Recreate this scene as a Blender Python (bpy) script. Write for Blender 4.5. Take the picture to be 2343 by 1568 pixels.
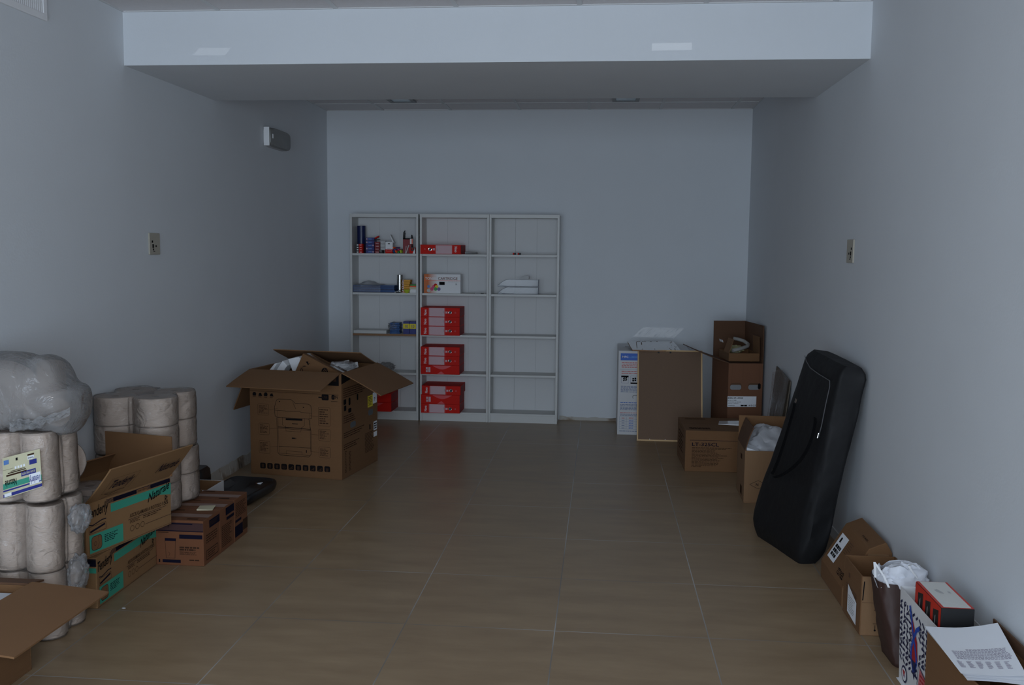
import bpy, bmesh, math, random
from mathutils import Vector, Matrix, noise
# ---------------------------------------------------------------- camera, light, exposure
for o in list(bpy.data.objects): bpy.data.objects.remove(o)
SC = bpy.context.scene; COL = SC.collection
F_PX, PITCH, YAW, ROLL, CAM_H = 2164.59, -0.0984, 0.0937, 0.0093, 1.4994
cy_, sy_, cp_, sp_, cr_, sr_ = math.cos(YAW), math.sin(YAW), math.cos(PITCH), math.sin(PITCH), math.cos(ROLL), math.sin(ROLL)
FW = Vector((-sy_*cp_, cy_*cp_, sp_)); RT0 = Vector((cy_, sy_, 0)); UP0 = RT0.cross(FW)
RT = cr_*RT0 + sr_*UP0; UP = -sr_*RT0 + cr_*UP0
cam = bpy.data.cameras.new('camera'); camo = bpy.data.objects.new('camera', cam); COL.objects.link(camo)
cam.sensor_width = 36; cam.lens = F_PX*36/2343; cam.clip_start = .05
m3 = Matrix((RT, UP, -FW)).transposed()
camo.matrix_world = Matrix.Translation((0, 0, CAM_H)) @ m3.to_4x4()
SC.camera = camo
def at(x, y, X=None, Y=None, Z=None):          # photo pixel -> point on an axis plane, used only to measure where things stand
    v = FW + RT*((x-1171.5)/F_PX) - UP*((y-784)/F_PX)
    t = X/v.x if X is not None else Y/v.y if Y is not None else (Z-CAM_H)/v.z
    return Vector((0, 0, CAM_H)) + v*t
W = bpy.data.worlds.new('world'); SC.world = W; W.use_nodes = True
W.node_tree.nodes['Background'].inputs[0].default_value = (.55, .72, 1, 1)
W.node_tree.nodes['Background'].inputs[1].default_value = .6
def area(name, loc, rot, sx, sy, power, col):
    l = bpy.data.lights.new(name, 'AREA'); l.shape = 'RECTANGLE'; l.size = sx; l.size_y = sy; l.energy = power; l.color = col
    o = bpy.data.objects.new(name, l); COL.objects.link(o); o.location = loc; o.rotation_euler = rot; return o
# overcast daylight entering through the shop window behind the camera
area('daylight_window', (-.6, -1.32, 1.32), (math.radians(90), 0, 0), 3.3, 2.3, 142, (.71, .86, 1.03))
# the camera's own pop-up flash
area('camera_flash', (0, -.02, CAM_H+.09), (math.radians(90)+PITCH, 0, YAW), .05, .03, 9, (1.0, .93, .86))
# added spots: bounced sunlight on the beam, board's reflection on the wall, as framed patches (gobo mask in the lamp)
def glint(p, sx, sy, e, skew=0, torn=False):
    l = bpy.data.lights.new('glint_spot', 'SPOT'); l.spot_size = math.radians(8); l.spot_blend = .05; l.shadow_soft_size = .002; l.energy = e; l.color = (.92, .96, 1)
    o = bpy.data.objects.new('glint_spot', l); COL.objects.link(o); s = Vector((p[0]*.6-.2, -1.1, 1.9 if p[1] < 5 else 1.75)); o.location = s; d = Vector(p)-s
    o.rotation_euler = d.to_track_quat('-Z', 'Y').to_euler(); l.use_nodes = True; nt = l.node_tree; L = nt.links.new; em = nt.nodes['Emission']
    tc = nt.nodes.new('ShaderNodeTexCoord'); sp = nt.nodes.new('ShaderNodeSeparateXYZ'); L(tc.outputs['Normal'], sp.inputs[0])
    def mt(op, a, b=None):
        n = nt.nodes.new('ShaderNodeMath'); n.operation = op
        for i, x in enumerate((a, b)):
            if x is None: continue
            if isinstance(x, (int, float)): n.inputs[i].default_value = x
            else: L(x, n.inputs[i])
        return n.outputs[0]
    z = mt('ABSOLUTE', sp.outputs[2]); x = mt('DIVIDE', sp.outputs[0], z); y = mt('DIVIDE', sp.outputs[1], z); D_ = d.length
    x = mt('SUBTRACT', x, mt('MULTIPLY', y, skew)); m = mt('MULTIPLY', mt('LESS_THAN', mt('ABSOLUTE', x), sx/2/D_), mt('LESS_THAN', mt('ABSOLUTE', y), sy/2/D_))
    if torn:
        cb = nt.nodes.new('ShaderNodeCombineXYZ'); L(mt('MULTIPLY', x, 900), cb.inputs[0]); L(mt('MULTIPLY', mt('ADD', y, x), 250), cb.inputs[1]); n = nt.nodes.new('ShaderNodeTexNoise'); n.inputs['Scale'].default_value = .55; L(cb.outputs[0], n.inputs['Vector']); m = mt('MULTIPLY', m, mt('LESS_THAN', n.outputs['Fac'], .57))
    L(m, em.inputs['Strength'])
glint((-1.97, 4.708, 2.474), .165, .036, 110, .9); glint((.315, 4.708, 2.474), .19, .034, 170, 0); glint((.50, 8.28, .79), .36, .085, 200, 1.0, True)  # last spot is added in place of the laminate board's reflection
vs = SC.view_settings; vs.view_transform = 'Standard'; vs.look = 'None'; vs.gamma = 1; vs.exposure = 0.0; vs.use_curve_mapping = False
SC.display_settings.display_device = 'sRGB'
try:
    SC.cycles.use_denoising = True; SC.cycles.max_bounces = 10; SC.cycles.diffuse_bounces = 5; SC.cycles.transparent_max_bounces = 16; SC.cycles.transmission_bounces = 8
    SC.cycles.sample_clamp_indirect = 6
except Exception: pass
# ---------------------------------------------------------------- helpers
random.seed(4)
WL, WR, YB, ZC, ZF = -2.433, 1.2425, 8.281, 2.694, 2.672
B1, B2, BZ = 4.709, 5.842, 2.409
YF = -1.2
def lin(c): return tuple((x/12.92 if x <= .04045 else ((x+.055)/1.055)**2.4) for x in c)
def hexc(r, g, b): return lin((r/255, g/255, b/255))
MATS = {}
CARD = dict(card=(.44, .42, .42), card_in=(.5, .47, .46), card_light=(.45, .44, .46), card_red=(.50, .60, .80), card_dark=(.50, .52, .58), card_soap=(.50, .50, .56), card_towel=.62, card_pale=.5, hardboard=.72, card_edge=.5)
def mat(name, col, rough=.6, metal=0, spec=.5, noise_amt=0, noise_scale=20, bump=0, bump_scale=60, coat=0, alpha=1, trans=0, stretch=None):
    if name in MATS: return MATS[name]
    k = CARD.get(name, 1); col = tuple(c*q for c, q in zip(col, k if isinstance(k, tuple) else (k, k, k)))
    m = bpy.data.materials.new(name); m.use_nodes = True; MATS[name] = m
    nt = m.node_tree; b = nt.nodes['Principled BSDF']; L = nt.links.new
    b.inputs['Base Color'].default_value = (*col, 1); b.inputs['Roughness'].default_value = rough; b.inputs['Metallic'].default_value = metal
    b.inputs['Specular IOR Level'].default_value = spec; b.inputs['Coat Weight'].default_value = coat
    b.inputs['Alpha'].default_value = alpha; b.inputs['Transmission Weight'].default_value = trans
    if noise_amt or bump:
        tc = nt.nodes.new('ShaderNodeTexCoord'); mp = nt.nodes.new('ShaderNodeMapping'); L(tc.outputs['Object'], mp.inputs[0])
        if stretch: mp.inputs['Scale'].default_value = stretch
    if noise_amt:
        n = nt.nodes.new('ShaderNodeTexNoise'); n.inputs['Scale'].default_value = noise_scale; n.inputs['Detail'].default_value = 6
        L(mp.outputs[0], n.inputs['Vector'])
        mx = nt.nodes.new('ShaderNodeMix'); mx.data_type = 'RGBA'; L(n.outputs['Fac'], mx.inputs[0])
        mx.inputs[6].default_value = (*[c*(1-noise_amt) for c in col], 1); mx.inputs[7].default_value = (*[min(1, c*(1+noise_amt)) for c in col], 1)
        L(mx.outputs[2], b.inputs['Base Color'])
    if bump:
        n2 = nt.nodes.new('ShaderNodeTexNoise'); n2.inputs['Scale'].default_value = bump_scale; n2.inputs['Detail'].default_value = 4
        L(mp.outputs[0], n2.inputs['Vector'])
        bp = nt.nodes.new('ShaderNodeBump'); bp.inputs['Strength'].default_value = bump; bp.inputs['Distance'].default_value = .01
        L(n2.outputs['Fac'], bp.inputs['Height']); L(bp.outputs[0], b.inputs['Normal'])
    return m
def film(name, tint=(.85, .87, .9), clear=.75, haze=.5, rough=.12, bump=.6, bscale=14, gloss=.9):
    """thin clear plastic: mostly transparent, some milky haze and a glossy coat"""
    if name in MATS: return MATS[name]
    m = bpy.data.materials.new(name); m.use_nodes = True; MATS[name] = m; nt = m.node_tree; nt.nodes.clear(); L = nt.links.new
    out = nt.nodes.new('ShaderNodeOutputMaterial'); tr = nt.nodes.new('ShaderNodeBsdfTransparent'); df = nt.nodes.new('ShaderNodeBsdfDiffuse')
    gl = nt.nodes.new('ShaderNodeBsdfGlossy'); gl.inputs['Roughness'].default_value = rough
    df.inputs[0].default_value = (*tint, 1); tc = nt.nodes.new('ShaderNodeTexCoord')
    n = nt.nodes.new('ShaderNodeTexNoise'); n.inputs['Scale'].default_value = bscale; n.inputs['Detail'].default_value = 5; n.inputs['Distortion'].default_value = 1.2
    L(tc.outputs['Object'], n.inputs['Vector'])
    m_a = nt.nodes.new('ShaderNodeMath'); m_a.operation = 'SUBTRACT'; m_a.inputs[1].default_value = .5; L(n.outputs['Fac'], m_a.inputs[0]); m_b = nt.nodes.new('ShaderNodeMath'); m_b.operation = 'ABSOLUTE'; L(m_a.outputs[0], m_b.inputs[0])
    bp = nt.nodes.new('ShaderNodeBump'); bp.inputs['Strength'].default_value = bump; bp.inputs['Distance'].default_value = .05; L(m_b.outputs[0], bp.inputs['Height'])
    L(bp.outputs[0], gl.inputs['Normal'])
    m1 = nt.nodes.new('ShaderNodeMixShader'); m1.inputs[0].default_value = haze*(1-clear)*2; L(tr.outputs[0], m1.inputs[1]); L(df.outputs[0], m1.inputs[2])
    fr = nt.nodes.new('ShaderNodeFresnel'); fr.inputs[0].default_value = 1.45; L(bp.outputs[0], fr.inputs['Normal'])
    ad = nt.nodes.new('ShaderNodeMath'); ad.operation = 'MULTIPLY'; ad.inputs[1].default_value = gloss; L(fr.outputs[0], ad.inputs[0])
    m2 = nt.nodes.new('ShaderNodeMixShader'); L(ad.outputs[0], m2.inputs[0]); L(m1.outputs[0], m2.inputs[1]); L(gl.outputs[0], m2.inputs[2])
    L(m2.outputs[0], out.inputs[0]); return m
def tag(o, label=None, cat=None, group=None, kind=None):
    if label: o['label'] = label
    if cat: o['category'] = cat
    if group: o['group'] = group
    if kind: o['kind'] = kind
    return o
def empty(name, label, cat, loc=(0, 0, 0), rz=0, group=None, rot=None):
    o = bpy.data.objects.new(name, None); COL.objects.link(o); o.location = loc; o.rotation_euler = rot or (0, 0, rz); o.empty_display_size = .05
    return tag(o, label, cat, group)
class MB:
    """collects shapes, then links them as ONE mesh object"""
    def __init__(s): s.v = []; s.f = []; s.mi = []; s.mats = []
    def m(s, mt):
        if mt not in s.mats: s.mats.append(mt)
        return s.mats.index(mt)
    def add(s, vs, fs, mt):
        k = len(s.v); s.v += [tuple(v) for v in vs]; i = s.m(mt)
        for f in fs: s.f.append([a+k for a in f]); s.mi.append(i)
    def box(s, a, b, mt):
        x0, y0, z0 = [min(p, q) for p, q in zip(a, b)]; x1, y1, z1 = [max(p, q) for p, q in zip(a, b)]
        s.add([(x0,y0,z0),(x1,y0,z0),(x1,y1,z0),(x0,y1,z0),(x0,y0,z1),(x1,y0,z1),(x1,y1,z1),(x0,y1,z1)],
              [(0,3,2,1),(4,5,6,7),(0,1,5,4),(1,2,6,5),(2,3,7,6),(3,0,4,7)], mt)
    def hexa(s, q, p, mt):           # q: bottom 4 (ccw seen from above), p: top 4
        s.add(list(q)+list(p), [(0,3,2,1),(4,5,6,7),(0,1,5,4),(1,2,6,5),(2,3,7,6),(3,0,4,7)], mt)
    def slab(s, quad, nrm, t, mt):   # thick sheet from a quad, thickness along nrm
        n = Vector(nrm).normalized()*t; q = [Vector(c) for c in quad]
        s.hexa(q, [c+n for c in q], mt)
    def cyl(s, a, b, r, mt, n=20, r2=None, inner=None):
        a = Vector(a); b = Vector(b); d = (b-a).normalized(); u = d.orthogonal().normalized(); w = d.cross(u); r2 = r if r2 is None else r2
        va = [a+(u*math.cos(t)+w*math.sin(t))*r for t in [2*math.pi*i/n for i in range(n)]]
        vb = [b+(u*math.cos(t)+w*math.sin(t))*r2 for t in [2*math.pi*i/n for i in range(n)]]
        fs = [(i, (i+1) % n, n+(i+1) % n, n+i) for i in range(n)]
        if inner:
            ia = [a+(u*math.cos(t)+w*math.sin(t))*inner for t in [2*math.pi*i/n for i in range(n)]]
            ib = [b+(u*math.cos(t)+w*math.sin(t))*inner for t in [2*math.pi*i/n for i in range(n)]]
            for i in range(n):
                j = (i+1) % n
                fs += [(2*n+j, 2*n+i, 3*n+i, 3*n+j), (j, i, 2*n+i, 2*n+j), (n+i, n+j, 3*n+j, 3*n+i)]
            s.add(va+vb+ia+ib, fs, mt)
        else: s.add(va+vb, fs+[tuple(reversed(range(n))), tuple(range(n, 2*n))], mt)
    def tube(s, pts, r, mt, n=10):
        pts = [Vector(p) for p in pts]; rings = []; u = None
        for i, p in enumerate(pts):
            d = (pts[min(i+1, len(pts)-1)]-pts[max(i-1, 0)]).normalized()
            u = (d.orthogonal() if u is None else u-d*u.dot(d)).normalized(); w = d.cross(u)
            rings += [p+(u*math.cos(2*math.pi*k/n)+w*math.sin(2*math.pi*k/n))*r for k in range(n)]
        fs = [(i*n+k, i*n+(k+1) % n, (i+1)*n+(k+1) % n, (i+1)*n+k) for i in range(len(pts)-1) for k in range(n)]
        fs += [tuple(reversed(range(n))), tuple(range((len(pts)-1)*n, len(pts)*n))]; s.add(rings, fs, mt)
    def prism(s, poly, off, mt):     # polygon (3d points) swept by off
        n = len(poly); p = [Vector(q) for q in poly]; o = Vector(off)
        s.add(p+[q+o for q in p], [tuple(range(n)), tuple(reversed(range(n, 2*n)))]+[(i, n+i, n+(i+1) % n, (i+1) % n) for i in range(n)], mt)
    def loft(s, rings, mt, cap=True):
        n = len(rings[0]); fs = [(i*n+k, i*n+(k+1) % n, (i+1)*n+(k+1) % n, (i+1)*n+k) for i in range(len(rings)-1) for k in range(n)]
        if cap: fs += [tuple(reversed(range(n))), tuple(range((len(rings)-1)*n, len(rings)*n))]
        s.add([v for r in rings for v in r], fs, mt)
    def grid(s, fn, nu, nv, mt):
        s.add([fn(i/nu, j/nv) for j in range(nv+1) for i in range(nu+1)], [(j*(nu+1)+i, j*(nu+1)+i+1, (j+1)*(nu+1)+i+1, (j+1)*(nu+1)+i) for j in range(nv) for i in range(nu)], mt)
    def build(s, name, parent=None, smooth=False, bevel=0, solid=0, subsurf=0, label=None, world=False, fix=True):
        me = bpy.data.meshes.new(name); me.from_pydata(s.v, [], s.f); me.update()
        for m_ in s.mats: me.materials.append(m_)
        for i, p in enumerate(me.polygons): p.material_index = s.mi[i]; p.use_smooth = smooth
        if fix:
            b = bmesh.new(); b.from_mesh(me); bmesh.ops.recalc_face_normals(b, faces=b.faces); b.to_mesh(me); b.free()
        o = bpy.data.objects.new(name, me); COL.objects.link(o)
        if parent:
            o.parent = parent
            if world:
                bpy.context.view_layer.update(); o.matrix_parent_inverse = parent.matrix_world.inverted()
        if solid: md = o.modifiers.new('solid', 'SOLIDIFY'); md.thickness = solid; md.offset = 0
        if bevel: md = o.modifiers.new('bevel', 'BEVEL'); md.width = bevel; md.segments = 2; md.limit_method = 'ANGLE'
        if subsurf: md = o.modifiers.new('sub', 'SUBSURF'); md.levels = subsurf; md.render_levels = subsurf
        if smooth and not subsurf:
            try: me.set_sharp_from_angle(angle=math.radians(40))
            except Exception: pass
        if label: o['label'] = label
        return o
def one(name, fn, label, cat, group=None, **kw):   # a thing that is a single mesh, origin at the foot of its box
    mb = MB(); fn(mb)
    xs = [v[0] for v in mb.v]; ys = [v[1] for v in mb.v]; zs = [v[2] for v in mb.v]
    c = Vector(((min(xs)+max(xs))/2, (min(ys)+max(ys))/2, min(zs)))
    mb.v = [tuple(Vector(v)-c) for v in mb.v]; o = mb.build(name, **kw); o.location = c
    return tag(o, label, cat, group)
# printing on faces -------------------------------------------------------
_TX = {}
def text_mesh(t):
    if t in _TX: return _TX[t]
    c = bpy.data.curves.new('t', 'FONT'); c.body = t; c.size = 1; c.resolution_u = 2; c.offset = .014
    o = bpy.data.objects.new('t', c); COL.objects.link(o); bpy.context.view_layer.update()
    me = o.evaluated_get(bpy.context.evaluated_depsgraph_get()).to_mesh()
    v = [(p.co.x, p.co.y) for p in me.vertices]; f = [tuple(p.vertices) for p in me.polygons]
    xs = [a for a, b in v] or [0]; ys = [b for a, b in v] or [0]
    x0, x1, y0, y1 = min(xs), max(xs), min(ys), max(ys)
    v = [((a-x0)/max(1e-6, x1-x0), (b-y0)/max(1e-6, y1-y0)) for a, b in v]; asp = (x1-x0)/max(1e-6, y1-y0)
    o.evaluated_get(bpy.context.evaluated_depsgraph_get()).to_mesh_clear(); bpy.data.objects.remove(o); bpy.data.curves.remove(c)
    _TX[t] = (v, f, asp); return _TX[t]
class Print:
    """ink laid flat on one face: origin o, axes u (right) and v (up), n outward; units metres"""
    def __init__(s, mb, o, u, v, W=1, H=1, eps=.0012, flip=False):
        s.mb = mb; s.o = Vector(o); s.u = Vector(u).normalized(); s.v = Vector(v).normalized(); s.n = s.u.cross(s.v)*eps; s.W = W; s.H = H; s.k = 1.0
    def P(s, a, b): return s.o+s.u*(a*s.W)+s.v*(b*s.H)+s.n*s.k
    def poly(s, pts, mt): s.mb.add([s.P(*p) for p in pts], [tuple(range(len(pts)))], mt)
    def rect(s, a0, b0, a1, b1, mt): s.poly([(a0, b0), (a1, b0), (a1, b1), (a0, b1)], mt)
    def line(s, p, q, w, mt):   # w in metres
        p3 = s.o+s.u*(p[0]*s.W)+s.v*(p[1]*s.H)+s.n*s.k; q3 = s.o+s.u*(q[0]*s.W)+s.v*(q[1]*s.H)+s.n*s.k
        d = (q3-p3)
        if d.length < 1e-6: return
        d.normalize(); t = s.n.normalized().cross(d)*(w/2)
        s.mb.add([p3-t, q3-t, q3+t, p3+t], [(0, 1, 2, 3)], mt)
    def path(s, pts, w, mt, close=False):
        pts = list(pts)+([pts[0]] if close else [])
        for a, b in zip(pts, pts[1:]): s.line(a, b, w, mt)
    def frame(s, a0, b0, a1, b1, w, mt): s.path([(a0, b0), (a1, b0), (a1, b1), (a0, b1)], w, mt, True)
    def rrect(s, a0, b0, a1, b1, r, mt=None, w=None, fill=None):
        pts = []; rw = r/s.W; rh = r/s.H
        for cx, cy, t0 in ((a1-rw, b0+rh, -90), (a1-rw, b1-rh, 0), (a0+rw, b1-rh, 90), (a0+rw, b0+rh, 180)):
            for k in range(5): t = math.radians(t0+22.5*k); pts.append((cx+rw*math.cos(t), cy+rh*math.sin(t)))
        if fill: s.poly(pts, fill)
        if w: s.k += .1; s.path(pts, w, mt, True); s.k -= .1
    def circ(s, a, b, r, mt, w=None, n=16):
        pts = [(a+r/s.W*math.cos(2*math.pi*i/n), b+r/s.H*math.sin(2*math.pi*i/n)) for i in range(n)]
        s.path(pts, w, mt, True) if w else s.poly(pts, mt)
    def text(s, t, a, b, w=None, h=None, mt=None, shear=0, rot=0, slope=0):
        """lower-left at (a,b) fractions; w/h fractions of the face"""
        v, f, asp = text_mesh(t)
        Wm = w*s.W if w else h*s.H*asp; Hm = h*s.H if h else Wm/asp
        c, sn = math.cos(math.radians(rot)), math.sin(math.radians(rot)); O = s.P(a, b)
        s.mb.add([O+s.u*((x*Wm+shear*y*Hm)*c-(y*Hm+slope*x*Wm)*sn)+s.v*((x*Wm+shear*y*Hm)*sn+(y*Hm+slope*x*Wm)*c) for x, y in v], f, mt)
    def fine(s, a0, b0, a1, b1, n, mt, fill=.45, rag=.35, seed=1):   # rows of small unreadable print
        r = random.Random(seed); dy = (b1-b0)/n
        for i in range(n):
            y = b1-dy*(i+1)+dy*(1-fill)/2; x = a0; e = a1-(a1-a0)*rag*r.random()
            while x < e:
                l = min((.006+.02*r.random())/s.W, e-x); s.rect(x, y, x+l, y+dy*fill, mt); x += l+.0035/s.W
# cartons -----------------------------------------------------------------
T = .006
def rotz(v, a): c, s = math.cos(a), math.sin(a); return Vector((v[0]*c-v[1]*s, v[0]*s+v[1]*c, v[2]))
def face(mb, side, w, d, h, eps=.0012):
    if side == 'front': return Print(mb, (0, 0, 0), (1, 0, 0), (0, 0, 1), w, h, eps)
    if side == 'right': return Print(mb, (w, 0, 0), (0, 1, 0), (0, 0, 1), d, h, eps)
    if side == 'left': return Print(mb, (0, d, 0), (0, -1, 0), (0, 0, 1), d, h, eps)
    if side == 'top': return Print(mb, (0, 0, h), (1, 0, 0), (0, 1, 0), w, d, eps)
def carton_open(root, w, d, h, m, mi=None, t=T):
    mi = mi or m; mb = MB()
    mb.box((0, 0, 0), (w, d, t), m); mb.box((0, 0, t), (w, t, h), m); mb.box((0, d-t, t), (w, d, h), m)
    mb.box((0, t, t), (t, d-t, h), m); mb.box((w-t, t, t), (w, d-t, h), m)
    return mb.build('box_body', root, bevel=.0015)
def flap(root, side, w, d, h, L, ang, m, t=T, cut=.004, bend=0, shift=0, label=None, name='flap', n=6):
    """hinged on the top edge; ang: 90 up, 0 flat outward, negative hanging, 180 closed"""
    H0, H1, out = {'front': ((0, 0), (w, 0), (0, -1)), 'right': ((w, 0), (w, d), (1, 0)), 'back': ((w, d), (0, d), (0, 1)), 'left': ((0, d), (0, 0), (-1, 0))}[side]
    H0 = Vector((*H0, h)); H1 = Vector((*H1, h)); o = Vector((*out, 0)); e = (H1-H0).normalized(); H0 = H0+e*cut; H1 = H1-e*cut
    mb = MB(); p = Vector((0, 0, 0)); rows = []; a = math.radians(ang)
    for i in range(n+1):
        nr = Vector((0, 0, 1))*math.cos(a)-o*math.sin(a)
        rows.append((H0+p+e*shift*i/n, H1+p+e*shift*i/n, nr*t)); a += math.radians(bend)/n
        p = p+(o*math.cos(a)+Vector((0, 0, 1))*math.sin(a))*(L/n)
    mb.loft([[r[0], r[1], r[1]+r[2], r[0]+r[2]] for r in rows], m)
    return mb.build(name, root, label=label), rows
# ================================================================ MATERIALS
M = MATS
mat('wall_paint', (.665, .69, .715), .75, noise_amt=.03, noise_scale=3, bump=.05, bump_scale=90)
mat('ceiling_panel', (.66, .63, .63), .9, noise_amt=.04, noise_scale=30, bump=.2, bump_scale=160)
mat('ceiling_bar', (.62, .62, .62), .6)
mat('card', hexc(168, 122, 76), .82, noise_amt=.07, noise_scale=6, bump=.12, bump_scale=30, stretch=(1, 1, 14))
mat('card_light', hexc(188, 145, 100), .82, noise_amt=.06, noise_scale=6, bump=.12, bump_scale=30, stretch=(14, 1, 1))
mat('card_in', hexc(172, 128, 84), .85, noise_amt=.05, noise_scale=5)
mat('card_red', hexc(160, 98, 58), .82, noise_amt=.07, noise_scale=6)
mat('card_dark', hexc(128, 86, 54), .82, noise_amt=.08, noise_scale=6)
mat('card_edge', hexc(150, 112, 76), .95, noise_amt=.2, noise_scale=180)
mat('ink', (.010, .009, .010), .9, spec=.06); mat('ink_soft', hexc(64, 45, 34), .9, spec=.06); mat('ink_blue', hexc(26, 24, 40), .9, spec=.06); mat('teal', hexc(56, 150, 125), .65)
mat('shelf_white', (.62, .62, .60), .45, noise_amt=.02, noise_scale=8)
mat('shelf_back', (.66, .66, .66), .7)
mat('chipboard', hexc(150, 115, 85), .9, noise_amt=.4, noise_scale=220)
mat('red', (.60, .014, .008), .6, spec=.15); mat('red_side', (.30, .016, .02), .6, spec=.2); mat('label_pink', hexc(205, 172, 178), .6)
mat('white', (.82, .82, .83), .6); mat('white_gloss', (.85, .86, .88), .12, coat=.5); mat('paper', (.86, .88, .92), .7)
mat('black', (.012, .012, .013), .5); mat('black_gloss', (.012, .012, .014), .22); mat('steel', (.55, .56, .55), .22, metal=1); mat('chrome', (.8, .8, .8), .1, metal=1)
mat('blue', hexc(34, 44, 120), .45); mat('navy', hexc(20, 32, 80), .35); mat('bin_blue', hexc(18, 72, 130), .35); mat('lblue', hexc(90, 130, 190), .5)
mat('yellow', hexc(225, 205, 30), .5); mat('amber', hexc(215, 150, 30), .5); mat('orange', hexc(240, 85, 30), .5); mat('green', hexc(50, 160, 70), .5); mat('lime', hexc(190, 205, 60), .5)
mat('magenta', hexc(200, 30, 100), .4); mat('purple', hexc(100, 60, 150), .4); mat('darkred', hexc(130, 20, 28), .5); mat('grey', (.28, .28, .28), .6); mat('lgrey', (.5, .5, .5), .6)
mat('roll_paper', (.58, .475, .40), .9, noise_amt=.05, noise_scale=40, bump=.25, bump_scale=60, stretch=(1, 1, 6))
mat('wood', hexc(214, 178, 128), .55, noise_amt=.1, noise_scale=10); mat('hardboard', hexc(140, 112, 90), .8, noise_amt=.1, noise_scale=200)
mat('beige', hexc(172, 166, 152), .6); mat('cream', hexc(212, 204, 172), .6)
film('film_clear', clear=.86, haze=.45); film('film_tight', tint=(.66, .57, .50), clear=.86, haze=.4, rough=.15, bump=.55, bscale=16); film('film_milky', tint=(.36, .35, .345), clear=.66, haze=.75, rough=.14, bump=1.0, bscale=6)
film('film_label', clear=.6, haze=.5)
# floor: 60 cm porcelain tiles, thin joints
def floor_mat():
    m = bpy.data.materials.new('floor_tile'); m.use_nodes = True; nt = m.node_tree; b = nt.nodes['Principled BSDF']; L = nt.links.new
    g = nt.nodes.new('ShaderNodeNewGeometry'); sx = nt.nodes.new('ShaderNodeSeparateXYZ'); L(g.outputs['Position'], sx.inputs[0])
    def mth(op, a, c=None):
        n = nt.nodes.new('ShaderNodeMath'); n.operation = op
        for i, x in enumerate((a, c)):
            if x is None: continue
            if isinstance(x, (int, float)): n.inputs[i].default_value = x
            else: L(x, n.inputs[i])
        return n.outputs[0]
    cells = []; jo = []
    for o, off in ((sx.outputs[0], -.1589), (sx.outputs[1], 3.6071)):
        q = mth('DIVIDE', mth('SUBTRACT', o, off-30), .6); cells.append(mth('FLOOR', q)); fr = mth('FRACT', q)
        dd = mth('MINIMUM', fr, mth('SUBTRACT', 1, fr)); jo.append(mth('LESS_THAN', dd, .0034))
    j = mth('MAXIMUM', jo[0], jo[1])
    cb = nt.nodes.new('ShaderNodeCombineXYZ'); L(cells[0], cb.inputs[0]); L(cells[1], cb.inputs[1])
    wn = nt.nodes.new('ShaderNodeTexWhiteNoise'); L(cb.outputs[0], wn.inputs['Vector'])
    mp = nt.nodes.new('ShaderNodeMapping'); mp.inputs['Scale'].default_value = (1.2, 4.5, 1); L(g.outputs['Position'], mp.inputs[0])
    ad = nt.nodes.new('ShaderNodeVectorMath'); ad.operation = 'ADD'; L(mp.outputs[0], ad.inputs[0])
    sc = nt.nodes.new('ShaderNodeVectorMath'); sc.operation = 'SCALE'; sc.inputs[3].default_value = 9; L(wn.outputs['Color'], sc.inputs[0]); L(sc.outputs[0], ad.inputs[1])
    n = nt.nodes.new('ShaderNodeTexNoise'); n.inputs['Scale'].default_value = 2.2; n.inputs['Detail'].default_value = 8; n.inputs['Roughness'].default_value = .62; L(ad.outputs[0], n.inputs['Vector'])
    cr = nt.nodes.new('ShaderNodeValToRGB'); cr.color_ramp.elements[0].position = .3; cr.color_ramp.elements[1].position = .72
    cr.color_ramp.elements[0].color = (*hexc(142, 119, 92), 1); cr.color_ramp.elements[1].color = (*hexc(163, 140, 111), 1); L(n.outputs['Fac'], cr.inputs[0])
    n3 = nt.nodes.new('ShaderNodeTexNoise'); n3.inputs['Scale'].default_value = 1.3; L(g.outputs['Position'], n3.inputs['Vector'])
    gr = nt.nodes.new('ShaderNodeValToRGB'); gr.color_ramp.elements[0].color = (*hexc(120, 116, 112), 1); gr.color_ramp.elements[1].color = (*hexc(180, 180, 178), 1); L(n3.outputs['Fac'], gr.inputs[0])
    gr.color_ramp.elements[0].position = .4; gr.color_ramp.elements[1].position = .6
    mx = nt.nodes.new('ShaderNodeMix'); mx.data_type = 'RGBA'; L(j, mx.inputs[0]); L(cr.outputs[0], mx.inputs[6]); L(gr.outputs[0], mx.inputs[7]); L(mx.outputs[2], b.inputs['Base Color'])
    ru = mth('MULTIPLY_ADD', n.outputs['Fac'], .15); ru.node.inputs[2].default_value = .27; L(ru, b.inputs['Roughness'])
    b.inputs['Specular IOR Level'].default_value = .42
    bp = nt.nodes.new('ShaderNodeBump'); bp.inputs['Strength'].default_value = .25; bp.inputs['Distance'].default_value = .002; bp.invert = True; L(j, bp.inputs['Height']); L(bp.outputs[0], b.inputs['Normal'])
    MATS['floor'] = m; return m
floor_mat()
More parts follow.
